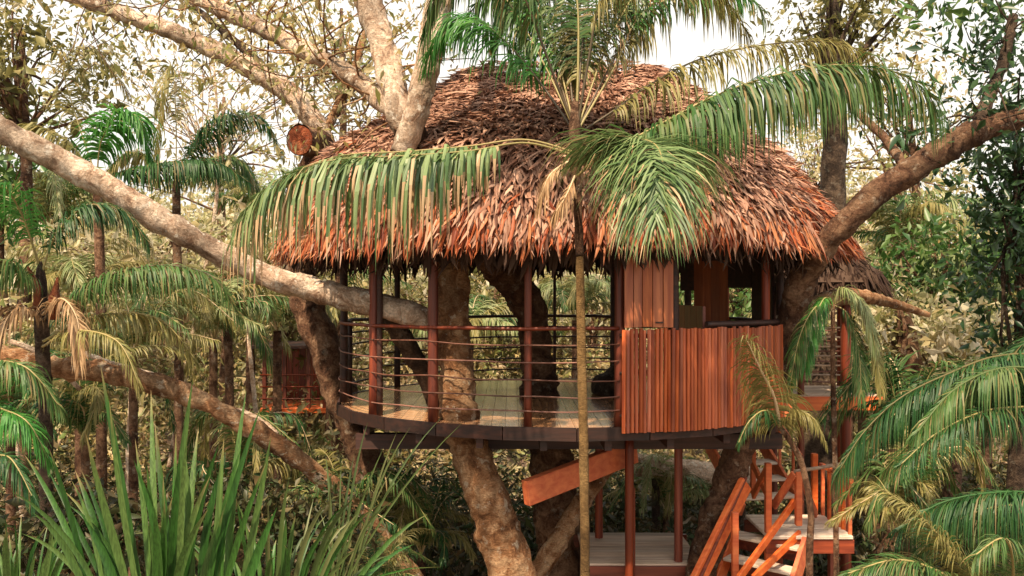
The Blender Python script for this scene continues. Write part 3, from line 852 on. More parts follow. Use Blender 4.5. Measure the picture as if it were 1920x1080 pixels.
frond(Wl((1083, 330, 7.0), (1118, 296, 6.85), (1160, 272, 6.6), (1190, 282, 6.3), (1200, 325, 6.08), (1203, 380, 5.98)), P0, 'fr_mix', .74, 100, .034, .40, .12, seed=15, tipk=.6, stiff=.05, spread=1.25, drytip=.3, ragged=.2, r=.010)
frond(Wl((1083, 330, 7.0), (1140, 285, 6.85), (1195, 262, 6.6), (1232, 275, 6.3), (1245, 325, 6.05), (1245, 390, 5.92)), P0, 'fr_mix', .80, 110, .034, .42, .12, seed=2, tipk=.55, stiff=.05, spread=1.25, drytip=.3, ragged=.25, r=.011)
frond(Wl((1085, 310, 7.05), (1150, 280, 7.0), (1240, 232, 6.9), (1340, 180, 6.85), (1450, 142, 6.8), (1570, 122, 6.8), (1680, 135, 6.8), (1740, 175, 6.8)), P0, 'fr_green', .76, 110, .036, 1.4, .14, seed=3, tipk=.7, stiff=.15)
frond(Wl((1085, 250, 7.2), (1150, 208, 7.3), (1220, 158, 7.4), (1310, 112, 7.5), (1420, 86, 7.6), (1540, 78, 7.7), (1630, 100, 7.8)), P0, 'fr_olive', .56, 64, .030, .8, .12, seed=4, tipk=.6, stiff=.25, stalk='rachis_dark', ragged=.35)
frond(Wl((1078, 240, 7.1), (1045, 160, 7.05), (1012, 70, 7.0), (970, -30, 6.95), (900, -90, 6.9), (830, -40, 6.9), (800, 60, 6.9)), P0, 'fr_green', .62, 66, .034, .7, .32, seed=5, stalk='rachis_dark', r=.017)
frond(Wl((1075, 245, 7.15), (1020, 165, 7.3), (960, 90, 7.5), (900, 40, 7.7), (850, 40, 7.8), (800, 110, 7.9)), P0, 'fr_bright', .62, 56, .036, .7, .3, seed=6, stalk='rachis_dark')
frond(Wl((1083, 235, 7.1), (1102, 120, 7.1), (1125, 10, 7.1), (1180, -70, 7.1), (1280, -70, 7.1), (1360, -10, 7.1)), P0, 'fr_olive', .62, 60, .03, .7, .35, seed=7, stalk='rachis_dark', r=.017, ragged=.3)
frond(Wl((1080, 235, 7.1), (1084, 120, 7.2), (1082, 0, 7.3), (1060, -120, 7.4), (980, -160, 7.5), (940, -80, 7.5)), P0, 'fr_green', .62, 60, .03, .7, .3, seed=8, r=.016)
frond(Wl((1080, 250, 7.1), (1150, 130, 7.3), (1200, 30, 7.5), (1290, -30, 7.7), (1400, -10, 7.9)), P0, 'fr_bright', .5, 40, .03, .8, .45, seed=9, ragged=.4)
for k, (mt, pts_) in enumerate((
        ('fr_green', ((1076, 240, 7.2), (1020, 120, 7.5), (950, 0, 7.8), (880, -60, 8.0), (830, -10, 8.1), (815, 80, 8.1))),
        ('fr_deep', ((1076, 240, 7.2), (1030, 100, 7.7), (960, -20, 8.1), (900, 0, 8.3), (860, 70, 8.4))),
        ('fr_bright', ((1077, 240, 7.2), (1040, 90, 7.6), (1000, -10, 7.9), (950, 10, 8.1), (925, 80, 8.2))),
        ('fr_mix', ((1078, 240, 7.2), (1060, 80, 7.6), (1030, -20, 7.9), (990, 20, 8.1), (970, 110, 8.1))),
        ('fr_mix', ((1085, 235, 7.2), (1150, 60, 7.5), (1240, -70, 7.8), (1340, -60, 8.0), (1430, 20, 8.1))),
        ('fr_olive', ((1085, 240, 7.2), (1170, 80, 7.5), (1260, -20, 7.7), (1350, 0, 7.9), (1400, 60, 8.0))),
        ('fr_olive', ((1080, 240, 7.2), (1110, 90, 7.6), (1140, 0, 7.9), (1180, 0, 8.1), (1210, 70, 8.2))),
        ('fr_green', ((1080, 240, 7.2), (1095, 60, 7.5), (1120, -40, 7.7), (1165, -20, 7.8), (1195, 50, 7.9))),
        ('fr_olive', ((1080, 240, 7.2), (1085, 130, 7.4), (1090, 30, 7.6), (1075, 60, 7.7), (1065, 140, 7.7))))):
    small = mt == 'fr_dry'
    frond([W(*q) for q in pts_], P0, mt, .26 if small else .56, 26 if small else 44, .04, 1.2, .3, seed=130 + k, ragged=.35, stiff=.2, r=.012, stalk='rachis_dark' if k % 2 else 'rachis', drytip=.3 if mt == 'fr_mix' else 0)
for i, (pa, pb, pc) in enumerate([((1070, 300), (1030, 330), (1010, 390)), ((1078, 330), (1060, 370), (1040, 400))]):
    frond([W(*pa, 7.05), W(*pb, 6.98), W(*pc, 6.95)], P0, 'fr_dry', .28, 22, .03, .8, .2, seed=20 + i, stalk='rachis_dry', ragged=.3)

# ---- left palms
def grounded(name, px, Y, label, group=None):
    g = at_z(px, 0, Y)
    t = thing(name, (g.x, g.y, gz(g.x, g.y)), label, 'palm', group)
    return t, (g.x, g.y)
L1, b = grounded('ragged_palm', 88, 7.6, 'palm with dark stem and red dry sheaths standing at the left edge')
palm_trunk([(86, 800, 7.6, 12), (82, 700, 7.6, 13), (78, 600, 7.6, 13), (76, 530, 7.6, 11), (75, 490, 7.6, 3)], L1, 'bark_dark', b)
frond(Wl((80, 600, 7.55), (150, 545, 7.5), (230, 508, 7.4), (320, 498, 7.35), (400, 520, 7.3), (448, 590, 7.3)), L1, 'fr_green', .46, 70, .026, .8, .15, seed=31, stalk='rachis_dark')
frond(Wl((76, 520, 7.6), (105, 440, 7.6), (160, 388, 7.7), (225, 392, 7.8), (275, 450, 7.8)), L1, 'fr_deep', .42, 60, .026, .75, .2, seed=32)
frond(Wl((74, 500, 7.6), (40, 400, 7.4), (0, 350, 7.2), (-70, 370, 7.0), (-110, 430, 7)), L1, 'fr_bright', .5, 50, .028, .7, .2, seed=33)
frond(Wl((76, 560, 7.5), (30, 500, 7.3), (-30, 490, 7.1), (-90, 540, 7.0)), L1, 'fr_green', .46, 50, .026, .75, .2, seed=34)
frond(Wl((80, 590, 7.5), (115, 560, 7.3), (145, 600, 7.2), (150, 680, 7.1)), L1, 'fr_dry', .34, 36, .034, .8, .1, seed=35, stalk='rachis_dry', ragged=.35)
frond(Wl((76, 600, 7.5), (40, 575, 7.3), (5, 610, 7.2), (-20, 680, 7.1)), L1, 'fr_dry', .34, 36, .034, .8, .1, seed=36, stalk='rachis_dry', ragged=.35)
frond(Wl((80, 640, 7.5), (190, 590, 7.6), (300, 600, 7.7), (370, 680, 7.7)), L1, 'fr_olive', .36, 50, .026, .8, .15, seed=37, ragged=.3)
frond(Wl((80, 650, 7.5), (140, 620, 7.2), (220, 640, 7.0), (260, 720, 6.9)), L1, 'fr_olive', .32, 40, .026, .8, .15, seed=38, ragged=.3)
for k, (c, rr) in enumerate(((W(98, 560, 7.45), .05), (W(66, 540, 7.45), .04))):   # leaf sheaths
    m = MB()
    m.tube([c + Vector((0, 0, -.2)), c + Vector((.02, 0, 0)), c + Vector((.06 * (1 - 2 * k), -.02, .2))], [rr * .6, rr, .008], 7, .4, True, k).build('sheath', M['cut'], L1)
L2, b = grounded('green_palm', 190, 12.0, 'small bright green palm standing behind the long pale limb')
palm_trunk([(190, 640, 12, 9), (186, 450, 12, 9), (182, 330, 12, 8)], L2, 'bark_brown', b)
frond(Wl((182, 335, 12), (190, 265, 11.9), (225, 215, 11.8), (262, 225, 11.7), (280, 300, 11.7)), L2, 'fr_bright', .66, 60, .05, .7, .15, seed=41, stiff=.2)
frond(Wl((182, 335, 12), (250, 318, 11.8), (330, 302, 11.7), (410, 305, 11.6), (465, 340, 11.5)), L2, 'fr_deep', .6, 70, .04, .85, .15, seed=42)
frond(Wl((182, 335, 12), (120, 260, 11.9), (50, 235, 11.8), (-20, 270, 11.7)), L2, 'fr_olive', .6, 60, .04, .8, .2, seed=43, ragged=.3)
frond(Wl((182, 335, 12), (140, 210, 12.2), (120, 120, 12.3), (170, 90, 12.3), (240, 170, 12.4)), L2, 'fr_olive', .55, 50, .04, .7, .25, seed=44, ragged=.4)
L3, b = grounded('distant_palm', 335, 14, 'palm behind the pale limb whose fronds hang against the white sky')
palm_trunk([(335, 640, 14, 8), (332, 450, 14, 8), (330, 340, 14, 7)], L3, 'bark_brown', b)
frond(Wl((330, 345, 14), (370, 265, 13.9), (430, 215, 13.8), (490, 222, 13.8), (525, 280, 13.8)), L3, 'fr_deep', .6, 60, .045, .85, .2, seed=51)
frond(Wl((330, 345, 14), (330, 220, 14), (322, 130, 14), (305, 160, 13.8), (292, 290, 13.7)), L3, 'fr_olive', .5, 50, .045, .8, .3, seed=52, ragged=.4)
frond(Wl((330, 345, 14), (390, 300, 13.6), (450, 300, 13.4), (490, 370, 13.3)), L3, 'fr_green', .6, 60, .045, .85, .2, seed=53)
frond(Wl((330, 345, 14), (270, 290, 13.8), (220, 300, 13.6), (190, 370, 13.6)), L3, 'fr_olive', .5, 50, .045, .8, .2, seed=54)
L4, b = grounded('drooping_palm', 430, 16, 'pale drooping palm low behind the fallen trunk')
palm_trunk([(430, 720, 16, 8), (425, 600, 16, 8)], L4, 'bark_brown', b)
for k, (x1, y1, x2, y2) in enumerate(((360, 560, 310, 640), (490, 560, 540, 650), (400, 540, 350, 560), (460, 535, 500, 570), (380, 600, 345, 700), (480, 610, 520, 700))):
    frond(Wl((425, 600, 16), ((425 + x1) / 2, y1 - 20, 15.8), (x1, y1, 15.6), (x2, y2, 15.5)), L4, ('fr_dry', 'fr_olive', 'fr_green')[k % 3], .6, 44, .05, .8, .15, seed=60 + k, ragged=.3)
L5, b = grounded('edge_palm', -60, 6.2, 'green palm cut by the left edge, fronds hanging into the picture')
palm_trunk([(-60, 900, 6.2, 12), (-60, 720, 6.2, 12)], L5, 'bark_brown', b)
frond(Wl((-60, 720, 6.2), (-20, 680, 6.1), (50, 690, 6.0), (110, 760, 6.0)), L5, 'fr_green', .36, 50, .026, .7, .15, seed=71)
frond(Wl((-60, 720, 6.2), (-10, 760, 6.0), (50, 790, 5.9), (90, 860, 5.9)), L5, 'fr_bright', .34, 50, .026, .7, .15, seed=72)
frond(Wl((-60, 720, 6.2), (-30, 840, 5.9), (20, 860, 5.7), (60, 930, 5.6)), L5, 'fr_deep', .34, 50, .026, .7, .15, seed=73)

def bush_palm(px, py, Y, label, mats, n, reach, L, seed, lift=.6, name='bush_palm', w=.03, group='understory palms'):
    rs = random.Random(seed); t, b = grounded(name, px, Y, label, group)
    c = W(px, py, Y)
    palm_trunk([(px, py + 60, Y, 8), (px, py, Y, 8)], t, 'bark_brown', b, 8)
    for k in range(n):
        a = 2 * math.pi * (k + rs.uniform(-.3, .3)) / n; r = reach * rs.uniform(.7, 1.15); lf = lift * rs.uniform(.5, 1.5)
        d = Vector((math.cos(a), math.sin(a) * .8, 0))
        frond([c, c + d * r * .3 + Vector((rs.gauss(0, .06), 0, lf * 1.0)), c + d * r * .8 + Vector((rs.gauss(0, .12), 0, lf * 1.15)), c + d * r * 1.25 + Vector((rs.gauss(0, .12), 0, lf * rs.uniform(.2, .9)))], t, mats[k % len(mats)], L * rs.uniform(.7, 1.1), 34, w, rs.uniform(.3, .8), .15, seed=seed * 40 + k, ragged=.3, r=.011, stalk='rachis' if k % 3 else 'rachis_dry')
bush_palm(250, 670, 10.8, 'olive bush palm above the fallen trunk at left', ('fr_olive', 'fr_pale', 'fr_green'), 13, 1.1, .42, 5)
bush_palm(400, 640, 12.0, 'green bush palm under the middle of the pale limb', ('fr_green', 'fr_olive', 'fr_pale'), 13, 1.2, .46, 6)
bush_palm(520, 620, 13.5, 'ochre bush palm left of the dark leaning trunk', ('fr_olive', 'fr_pale', 'fr_olive', 'fr_green'), 12, 1.1, .46, 7)
bush_palm(150, 560, 13.0, 'ochre bush palm behind the ragged palm stem', ('fr_olive', 'fr_pale'), 13, 1.4, .5, 8)
bush_palm(20, 800, 9.5, 'green bush palm low at the left edge', ('fr_green', 'fr_bright', 'fr_dry'), 12, .9, .36, 9)
bush_palm(160, 830, 8.8, 'dark olive bush palm below the fallen trunk behind the strap leaves', ('fr_deep', 'fr_olive', 'fr_green'), 12, .8, .34, 10)
bush_palm(450, 930, 9.6, 'green and olive bush palm below the lower end of the fallen trunk', ('fr_deep', 'fr_olive', 'fr_green'), 12, .8, .34, 11)
bush_palm(640, 1010, 9.6, 'deep green bush palm in the shade left of the leaning trunk', ('fr_deep', 'fr_green', 'fr_olive'), 14, .9, .36, 12)
bush_palm(790, 1040, 10.5, 'dark bush palm low beside the leaning trunk', ('fr_deep', 'fr_olive'), 12, .9, .36, 13)
bush_palm(1700, 840, 9.0, 'deep green bush palm below the broad palm', ('fr_deep', 'fr_green'), 13, .9, .4, 14)
bush_palm(1700, 1010, 7.6, 'olive bush palm right of the staircase', ('fr_olive', 'fr_green'), 12, .6, .3, 15)
bush_palm(1250, 960, 13.0, 'light green bush palm behind the lower platform', ('fr_olive', 'fr_green', 'fr_pale'), 12, .9, .36, 16)
for px, py, Y, lb, sd in ((620, 600, 19, 'green far palm behind the dark leaning trunk', 41), (1080, 600, 20, 'far palm seen through the hut behind the palm stem', 42), (880, 640, 19, 'far palm seen through the rails between the trunks', 43),
                          (1690, 470, 17, 'far palm right of the roof under the crooked limb', 44), (1850, 560, 16, 'far palm close to the dark right edge tree', 45), (90, 430, 18, 'far palm high behind the left edge', 46), (470, 400, 20, 'far palm just below the sawn stub', 47), (1590, 620, 16, 'far palm behind the porch rails', 48)):
    bush_palm(px, py, Y, lb, ('fr_green', 'fr_olive', 'fr_pale'), 13, 1.7, .6, sd, .7, 'far_palm', .05, 'far palms on the slope')
# ---- right palms
R1, b = grounded('arching_palm', 1572, 8.4, 'small palm with thin arching green fronds right of the deck')
palm_trunk([(1566, 900, 8.4, 5), (1562, 720, 8.4, 5), (1562, 570, 8.4, 4)], R1, 'bark_brown', b, 8)
for k, c in enumerate(((((1530, 575), (1500, 630), (1482, 720))), ((1545, 560), (1520, 620), (1510, 690)), ((1600, 560), (1635, 620), (1652, 730)), ((1590, 590), (1610, 660), (1615, 740)), ((1580, 540), (1620, 570), (1640, 650)))):
    frond([W(1562, 572, 8.4)] + [W(a, bb, 8.3 - .1 * j) for j, (a, bb) in enumerate(c)], R1, ('fr_green', 'fr_bright', 'fr_olive', 'fr_green', 'fr_pale')[k], .36, 46, .018, .8, .12, seed=80 + k, r=.008)
R2, b = grounded('broad_palm', 2040, 6.0, 'dense deep green palm reaching in from the right edge')
palm_trunk([(2040, 1000, 6, 16), (2040, 740, 6, 16)], R2, 'bark_brown', b)
frond(Wl((2040, 740, 6), (1960, 672, 5.95), (1870, 668, 5.9), (1780, 700, 5.85), (1690, 745, 5.8), (1620, 810, 5.75), (1575, 880, 5.7)), R2, 'fr_deep', 0.493, 126, 0.0198, 1.15, .08, seed=91, stiff=.3, stalk='fr_deep')
frond(Wl((2040, 740, 6), (1970, 700, 5.7), (1880, 690, 5.5), (1790, 730, 5.4), (1720, 810, 5.3)), R2, 'fr_green', 0.475, 103, 0.0198, 1.1, .08, seed=92, stiff=.3, stalk='fr_green')
frond(Wl((2040, 740, 6), (1950, 760, 5.6), (1850, 770, 5.4), (1760, 810, 5.3), (1690, 870, 5.2)), R2, 'fr_deep', 0.405, 103, 0.0182, .9, .1, seed=95, stiff=.2)
frond(Wl((2040, 740, 6), (1960, 690, 6.1), (1860, 700, 6.1), (1750, 735, 6.1), (1660, 790, 6.1), (1600, 850, 6.1)), R2, 'fr_deep', 0.528, 114, 0.0198, 1.2, .1, seed=96, stiff=.1)
frond(Wl((2040, 740, 6), (1990, 640, 6.2), (1930, 640, 6.2), (1860, 690, 6.2)), R2, 'fr_deep', 0.440, 80, 0.0198, .7, .1, seed=93, stalk='fr_deep')
frond(Wl((2040, 740, 6), (1960, 720, 6.4), (1850, 740, 6.6), (1740, 800, 6.7), (1660, 880, 6.8)), R2, 'fr_green', 0.440, 103, 0.0198, .75, .1, seed=94)
R3, b = grounded('low_palm', 1900, 4.6, 'low green palm in the bottom right corner')
palm_trunk([(1900, 1260, 4.6, 20), (1890, 1180, 4.6, 18)], R3, 'bark_brown', b)
frond(Wl((1890, 1180, 4.6), (1960, 1000, 4.7), (1940, 930, 4.75), (1850, 925, 4.7), (1760, 945, 4.7), (1690, 990, 4.65)), R3, 'fr_deep', 0.440, 126, 0.0152, 1.2, .12, seed=101, stiff=.3, stalk='fr_deep')
frond(Wl((1890, 1180, 4.6), (2000, 1040, 4.9), (1960, 960, 4.95), (1870, 950, 4.9), (1780, 985, 4.85), (1720, 1040, 4.8)), R3, 'fr_green', 0.405, 126, 0.0152, 1.0, .12, seed=105, stiff=.2)
frond(Wl((1890, 1180, 4.6), (1830, 1085, 4.5), (1770, 1015, 4.45), (1710, 955, 4.45), (1650, 915, 4.5)), R3, 'fr_olive', 0.264, 92, 0.0122, .35, .1, seed=102)
frond(Wl((1890, 1180, 4.6), (1790, 1090, 4.4), (1690, 1050, 4.3), (1590, 1075, 4.2)), R3, 'fr_green', 0.299, 103, 0.0137, .5, .1, seed=103)
frond(Wl((1890, 1180, 4.6), (1900, 1060, 4.2), (1880, 1010, 4.0), (1830, 1040, 3.9)), R3, 'fr_green', 0.299, 80, 0.0137, .6, .1, seed=104)
R4, b = grounded('fan_palm', 1520, 7.6, 'thin-stemmed palm with dry folded frond against the slat wall')
palm_trunk([(1518, 1060, 7.6, 7), (1520, 960, 7.6, 6), (1500, 860, 7.6, 6), (1462, 800, 7.6, 5)], R4, 'bark_brown', b, 8)
frond(Wl((1462, 800, 7.6), (1452, 745, 7.5), (1425, 690, 7.4), (1402, 640, 7.35)), R4, 'fr_olive', .50, 56, .024, .7, .05, seed=111, stalk='rachis_dry', r=.022, spread=1.2, stiff=0, tipk=.5)
frond(Wl((1462, 800, 7.6), (1436, 770, 7.4), (1405, 790, 7.3), (1385, 830, 7.25)), R4, 'fr_deep', .22, 30, .02, .8, .1, seed=112)
frond(Wl((1462, 800, 7.6), (1490, 770, 7.5), (1525, 785, 7.4), (1548, 830, 7.35)), R4, 'fr_olive', .22, 30, .018, .8, .1, seed=113)

# ================================================================== STAIRS, LANDING, PORCH, NEIGHBOURS
ST = thing('staircase', at_z(1480, gz(3.3, 9.6), 9.6), 'orange wooden staircase with pale treads and crossed rails below the deck', 'stairs')
def plank(a, b, w, h, name, mat, parent, up=(0, 0, 1), bev=.006):
    return MB().beam(a, b, w, h, up).build(name, M[mat], parent, bev)
mid = W(1490, 985, 9.6)
# lower flight: from the middle landing down to the lower left
lo0 = mid + Vector((-.35, -.2, -.05)); lo1 = Vector((2.05, 8.2, mid.z - 1.55))
sd = (lo1 - lo0); sidev = Vector((sd.y, -sd.x, 0)).normalized() * .42
for s in (-1, 1):
    plank(lo0 + sidev * s, lo1 + sidev * s, .05, .22, 'stringer', 'wood_orange', ST)
for k in range(7):
    c = lo0.lerp(lo1, (k + .5) / 7) + Vector((0, 0, .06))
    plank(c - sidev * .94, c + sidev * .94, .24, .035, 'tread', 'tread', ST)
    plank(c - sidev * .93 + Vector((0, .11, -.11)), c + sidev * .93 + Vector((0, .11, -.11)), .02, .17, 'riser', 'wood_red_x', ST)
# middle landing
for k in range(6):
    y = mid.y - .42 + k * .15
    plank((mid.x - .48, y, mid.z), (mid.x + .5, y, mid.z), .142, .04, 'landing_board', 'tread', ST)
for y in (mid.y - .45, mid.y + .38):
    plank((mid.x - .5, y, mid.z - .11), (mid.x + .52, y, mid.z - .11), .05, .16, 'landing_beam', 'wood_red_x', ST)
# upper flight: from the landing back and up towards the hut
up0 = mid + Vector((-.1, .55, .05)); up1 = Vector((2.95, 12.2, FZ - .1))
sd = up1 - up0; sv = Vector((sd.y, -sd.x, 0)).normalized() * .4
for s in (-1, 1):
    plank(up0 + sv * s, up1 + sv * s, .05, .2, 'stringer', 'wood_orange', ST)
for k in range(8):
    c = up0.lerp(up1, (k + .5) / 8) + Vector((0, 0, .05))
    plank(c - sv * .94, c + sv * .94, .24, .035, 'tread', 'tread', ST)
# posts and handrails
def upright(px, py0, py1, Y, w, mat='wood_orange', name='newel_post', parent=ST):
    a = W(px, py1, Y); b = W(px, py0, Y)
    return plank(a, b, w, w, name, mat, parent, (0, 1, 0))
upright(1440, 868, 1085, 9.25, .07); upright(1497, 884, 985, 9.2, .07); upright(1527, 850, 985, 10.0, .07); upright(1577, 872, 1000, 9.5, .09)
upright(1412, 845, 925, 9.9, .06); upright(1378, 960, 1085, 8.8, .07)
for px in (1460, 1560):
    a = W(px, 1000, 9.45); plank(Vector((a.x, a.y, gz(a.x, a.y) - .1)), Vector((a.x, a.y, mid.z - .2)), .08, .08, 'leg', 'wood_red', ST, (0, 1, 0))
    a = W(px, 1000, 9.95); plank(Vector((a.x, a.y, gz(a.x, a.y) - .1)), Vector((a.x, a.y, mid.z - .2)), .08, .08, 'leg', 'wood_red', ST, (0, 1, 0))
MB().tube([W(1490, 884, 9.2), W(1535, 877, 9.3), W(1580, 869, 9.5)], .022, 7, .2).build('handrail', M['wood_grey'], ST)
for a, b in (((1408, 862, 9.9), (1440, 930, 9.3)), ((1490, 888, 9.2), (1450, 950, 9.5)), ((1500, 890, 9.2), (1530, 965, 9.8)), ((1440, 875, 9.25), (1412, 930, 9.8)), ((1385, 1085, 8.6), (1490, 940, 9.3)), ((1412, 1085, 8.6), (1500, 1000, 9.2))):
    plank(W(*a), W(*b), .04, .09, 'diagonal_rail', 'wood_orange', ST)
for s_ in (-1, 1):                # balusters and rail along the upper flight
    for k in range(6):
        c = up0.lerp(up1, (k + .5) / 6) + sv * s_
        plank(c, c + Vector((0, 0, .62)), .035, .035, 'baluster', 'wood_orange', ST, (0, 1, 0))
    plank(up0 + sv * s_ + Vector((0, 0, .66)), up1 + sv * s_ + Vector((0, 0, .66)), .05, .06, 'handrail', 'wood_orange', ST)
for k in range(5):                # railed right edge of the landing
    y = mid.y - .42 + k * .2
    plank((mid.x + .49, y, mid.z), (mid.x + .49, y, mid.z + .62), .04, .04, 'baluster', 'wood_orange', ST, (0, 1, 0))
plank((mid.x + .49, mid.y - .48, mid.z + .64), (mid.x + .49, mid.y + .45, mid.z + .64), .05, .05, 'handrail', 'wood_orange', ST)
for k in range(5):                # balusters of the lower flight
    c = lo0.lerp(lo1, (k + .5) / 5) + sidev
    plank(c, c + Vector((0, 0, .6)), .035, .035, 'baluster', 'wood_orange', ST, (0, 1, 0))

# lower-left landing platform
LP = thing('lower_platform', (1.5, 9.9, gz(1.5, 9.9)), 'weathered board platform on posts low under the deck', 'platform')
zp = 1.83
for k in range(9):
    y = 9.32 + k * .135
    plank((.86, y, zp), (2.22, y, zp + random.uniform(-.004, .004)), .128, .035, 'board', 'wood_grey', LP, bev=.004)
plank((.80, 9.25, zp - .09), (2.30, 9.25, zp - .09), .05, .17, 'edge_beam', 'wood_red_x', LP)
plank((.80, 10.46, zp - .09), (2.30, 10.46, zp - .09), .05, .17, 'edge_beam', 'wood_red_x', LP)
for x_, y_ in ((.92, 9.33), (2.18, 9.33), (.92, 10.38), (2.18, 10.38)):
    plank((x_, y_, gz(x_, y_) - .1), (x_, y_, zp - .03), .08, .08, 'leg', 'wood_dark', LP, (0, 1, 0))
plank((1.39, 9.2, zp - .25), (1.39, 9.2, zp + .92), .07, .07, 'rail_post', 'wood_red', LP, (0, 1, 0))
# board ramp falling to the platform, orange, beside the crooked trunk
RP = thing('plank_ramp', W(1300, 1085, 8.7), 'broad orange plank leaning beside the crooked trunk', 'plank')
plank(W(1292, 1120, 8.6), W(1398, 905, 9.1), .06, .26, 'plank', 'wood_orange', RP, (-.6, -.6, .3))
plank(W(1300, 1110, 8.56), W(1398, 895, 9.06), .04, .04, 'edge_strip', 'wood_red_x', RP, (-.6, -.6, .3))

# entrance porch at the back right, low thatch with tree shade put into its dark colour
PO = thing('entrance_porch', at_z(1560, gz(4.9, 12), 12), 'small porch with dark drooping thatch and rails behind the right end', 'porch')
zpo = W(1530, 748, 12).z
for k in range(8):
    y = 11.6 + k * .15
    plank((4.15, y, zpo + .1), (5.35, y, zpo + .1), .142, .035, 'board', 'wood_grey', PO)
plank((4.12, 11.5, zpo), (5.38, 11.5, zpo), .05, .2, 'fascia', 'wood_orange', PO)
for x_, y_ in ((4.86, 11.55), (5.25, 12.7), (4.2, 12.7), (4.22, 11.6)):
    MB().tube([Vector((x_, y_, gz(x_, y_) - .1)), Vector((x_, y_, ZC + .25))], .075 if x_ == 4.86 else .05, 9, .1, True, 3, .3).build('post', M['wood_red'], PO)
for h in (.2, .35, .5, .65, .8, .95):
    MB().tube([Vector((4.2, 12.62, zpo + .1 + h)), Vector((5.25, 12.62, zpo + .1 + h))], .014, 6).build('rail', M['wood_grey'], PO)
    MB().tube([Vector((4.24, 11.66, zpo + .1 + h)), Vector((4.8, 11.6, zpo + .1 + h))], .012, 6).build('rail', M['rail'], PO)
PC = Vector((4.75, 12.1, 0))
def porch_pt(ang, t):
    return Vector((PC.x + (.86 - .72 * t) * math.cos(ang), PC.y + (.85 - .7 * t) * math.sin(ang), ZC + .16 + .72 * t))
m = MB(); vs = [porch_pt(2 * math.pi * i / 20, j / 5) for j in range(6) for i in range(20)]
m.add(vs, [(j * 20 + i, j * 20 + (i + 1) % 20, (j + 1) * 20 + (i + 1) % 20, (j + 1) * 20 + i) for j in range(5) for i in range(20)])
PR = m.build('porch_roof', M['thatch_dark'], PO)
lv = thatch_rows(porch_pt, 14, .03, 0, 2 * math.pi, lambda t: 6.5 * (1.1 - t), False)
emit_thatch([(p, (d + Vector((0, 0, -.4))).normalized(), n_, L * 1.15, w * 1.1, t, a) for p, d, n_, L, w, t, a in lv], M['thatch_dark'], 'shaded_thatch', PR)

# neighbouring wooden cabin in the trees, far left
NH = thing('far_cabin', W(550, 770, 20) - Vector((0, 0, .1)), 'small red wooden cabin deck far away in the trees at left', 'cabin')
zf = W(550, 770, 20).z; x0 = W(488, 700, 20).x; x1 = W(612, 700, 20).x
plank((x0, 20, zf), (x1, 20, zf), .08, .12, 'deck_edge', 'wood_orange', NH)
for k in range(9):
    plank((x0, 20.1 + k * .16, zf + .05), (x1, 20.1 + k * .16, zf + .05), .15, .04, 'floor_board', 'wood_orange', NH)
for k in range(9):
    xx = x0 + (x1 - x0) * (k + .5) / 9
    plank((xx, 21.6, zf + .05), (xx, 21.6, zf + 1.5), (x1 - x0) / 9 - .01, .03, 'wall_board', 'wood_red', NH, (0, 1, 0))
for px in (495, 533, 578, 608):
    a = W(px, 770, 20); plank((a.x, 20.05, zf - 1.6), (a.x, 20.05, zf + 1.6), .09, .09, 'post', 'wood_red', NH, (0, 1, 0))
for h in (.3, .6, .9):
    MB().tube([Vector((x0, 20.0, zf + h)), Vector((x1, 20.0, zf + h))], .02, 6).build('rail', M['wood_red_x'], NH)
plank((x0 - .2, 20.7, zf + 1.62), (x1 + .2, 20.7, zf + 1.62), 2.0, .08, 'roof_board', 'wood_dark', NH)

# grey log lying level behind the stairs
GL = thing('grey_log', W(1280, 900, 13), 'pale grey log lying level behind the staircase', 'log')
limb('log', [(1190, 872, 13, 20), (1270, 880, 13, 20), (1370, 893, 13, 21), (1430, 898, 13, 20)], 'bark_pale', GL, 12, .2, 77)
for px in (1230, 1390):
    a = W(px, 900, 13); MB().tube([Vector((a.x, a.y, gz(a.x, a.y) - .1)), Vector((a.x, a.y, a.z + .05))], .07, 8, .2).build('prop', M['bark_dark'], GL)

# fallen trunk, lower left
FT = thing('fallen_trunk', W(280, 712, 8.6), 'brown fallen trunk sloping down to the right across the lower left', 'tree')
ft = [(-120, 640, 8.0, 21), (0, 668, 8.0, 20), (100, 688, 8.0, 22), (200, 699, 8.0, 19), (300, 722, 8.05, 19), (390, 757, 8.1, 18), (480, 808, 8.2, 18), (570, 868, 8.4, 17), (660, 950, 8.7, 17), (760, 1060, 9.2, 16), (860, 1210, 9.8, 15)]
limb('trunk', ft, 'bark_tan', FT, 14, .35, 55)
limb('branch', [(150, 660, 8.3, 5), (205, 680, 8.3, 5), (270, 697, 8.4, 4), (330, 715, 8.5, 3)], 'bark_pale', FT, 7)
limb('branch', [(85, 690, 8.3, 9), (86, 760, 8.2, 8), (88, 830, 8.2, 8), (90, 980, 8.2, 8)], 'bark_pale', FT, 8)
limb('branch', [(20, 640, 8.1, 5), (60, 655, 8.1, 5), (110, 690, 8.2, 5), (150, 730, 8.2, 4)], 'bark_pale', FT, 7)
limb('branch', [(400, 760, 9.0, 8), (470, 780, 8.8, 7), (520, 815, 8.7, 6)], 'bark_pale', FT, 7)

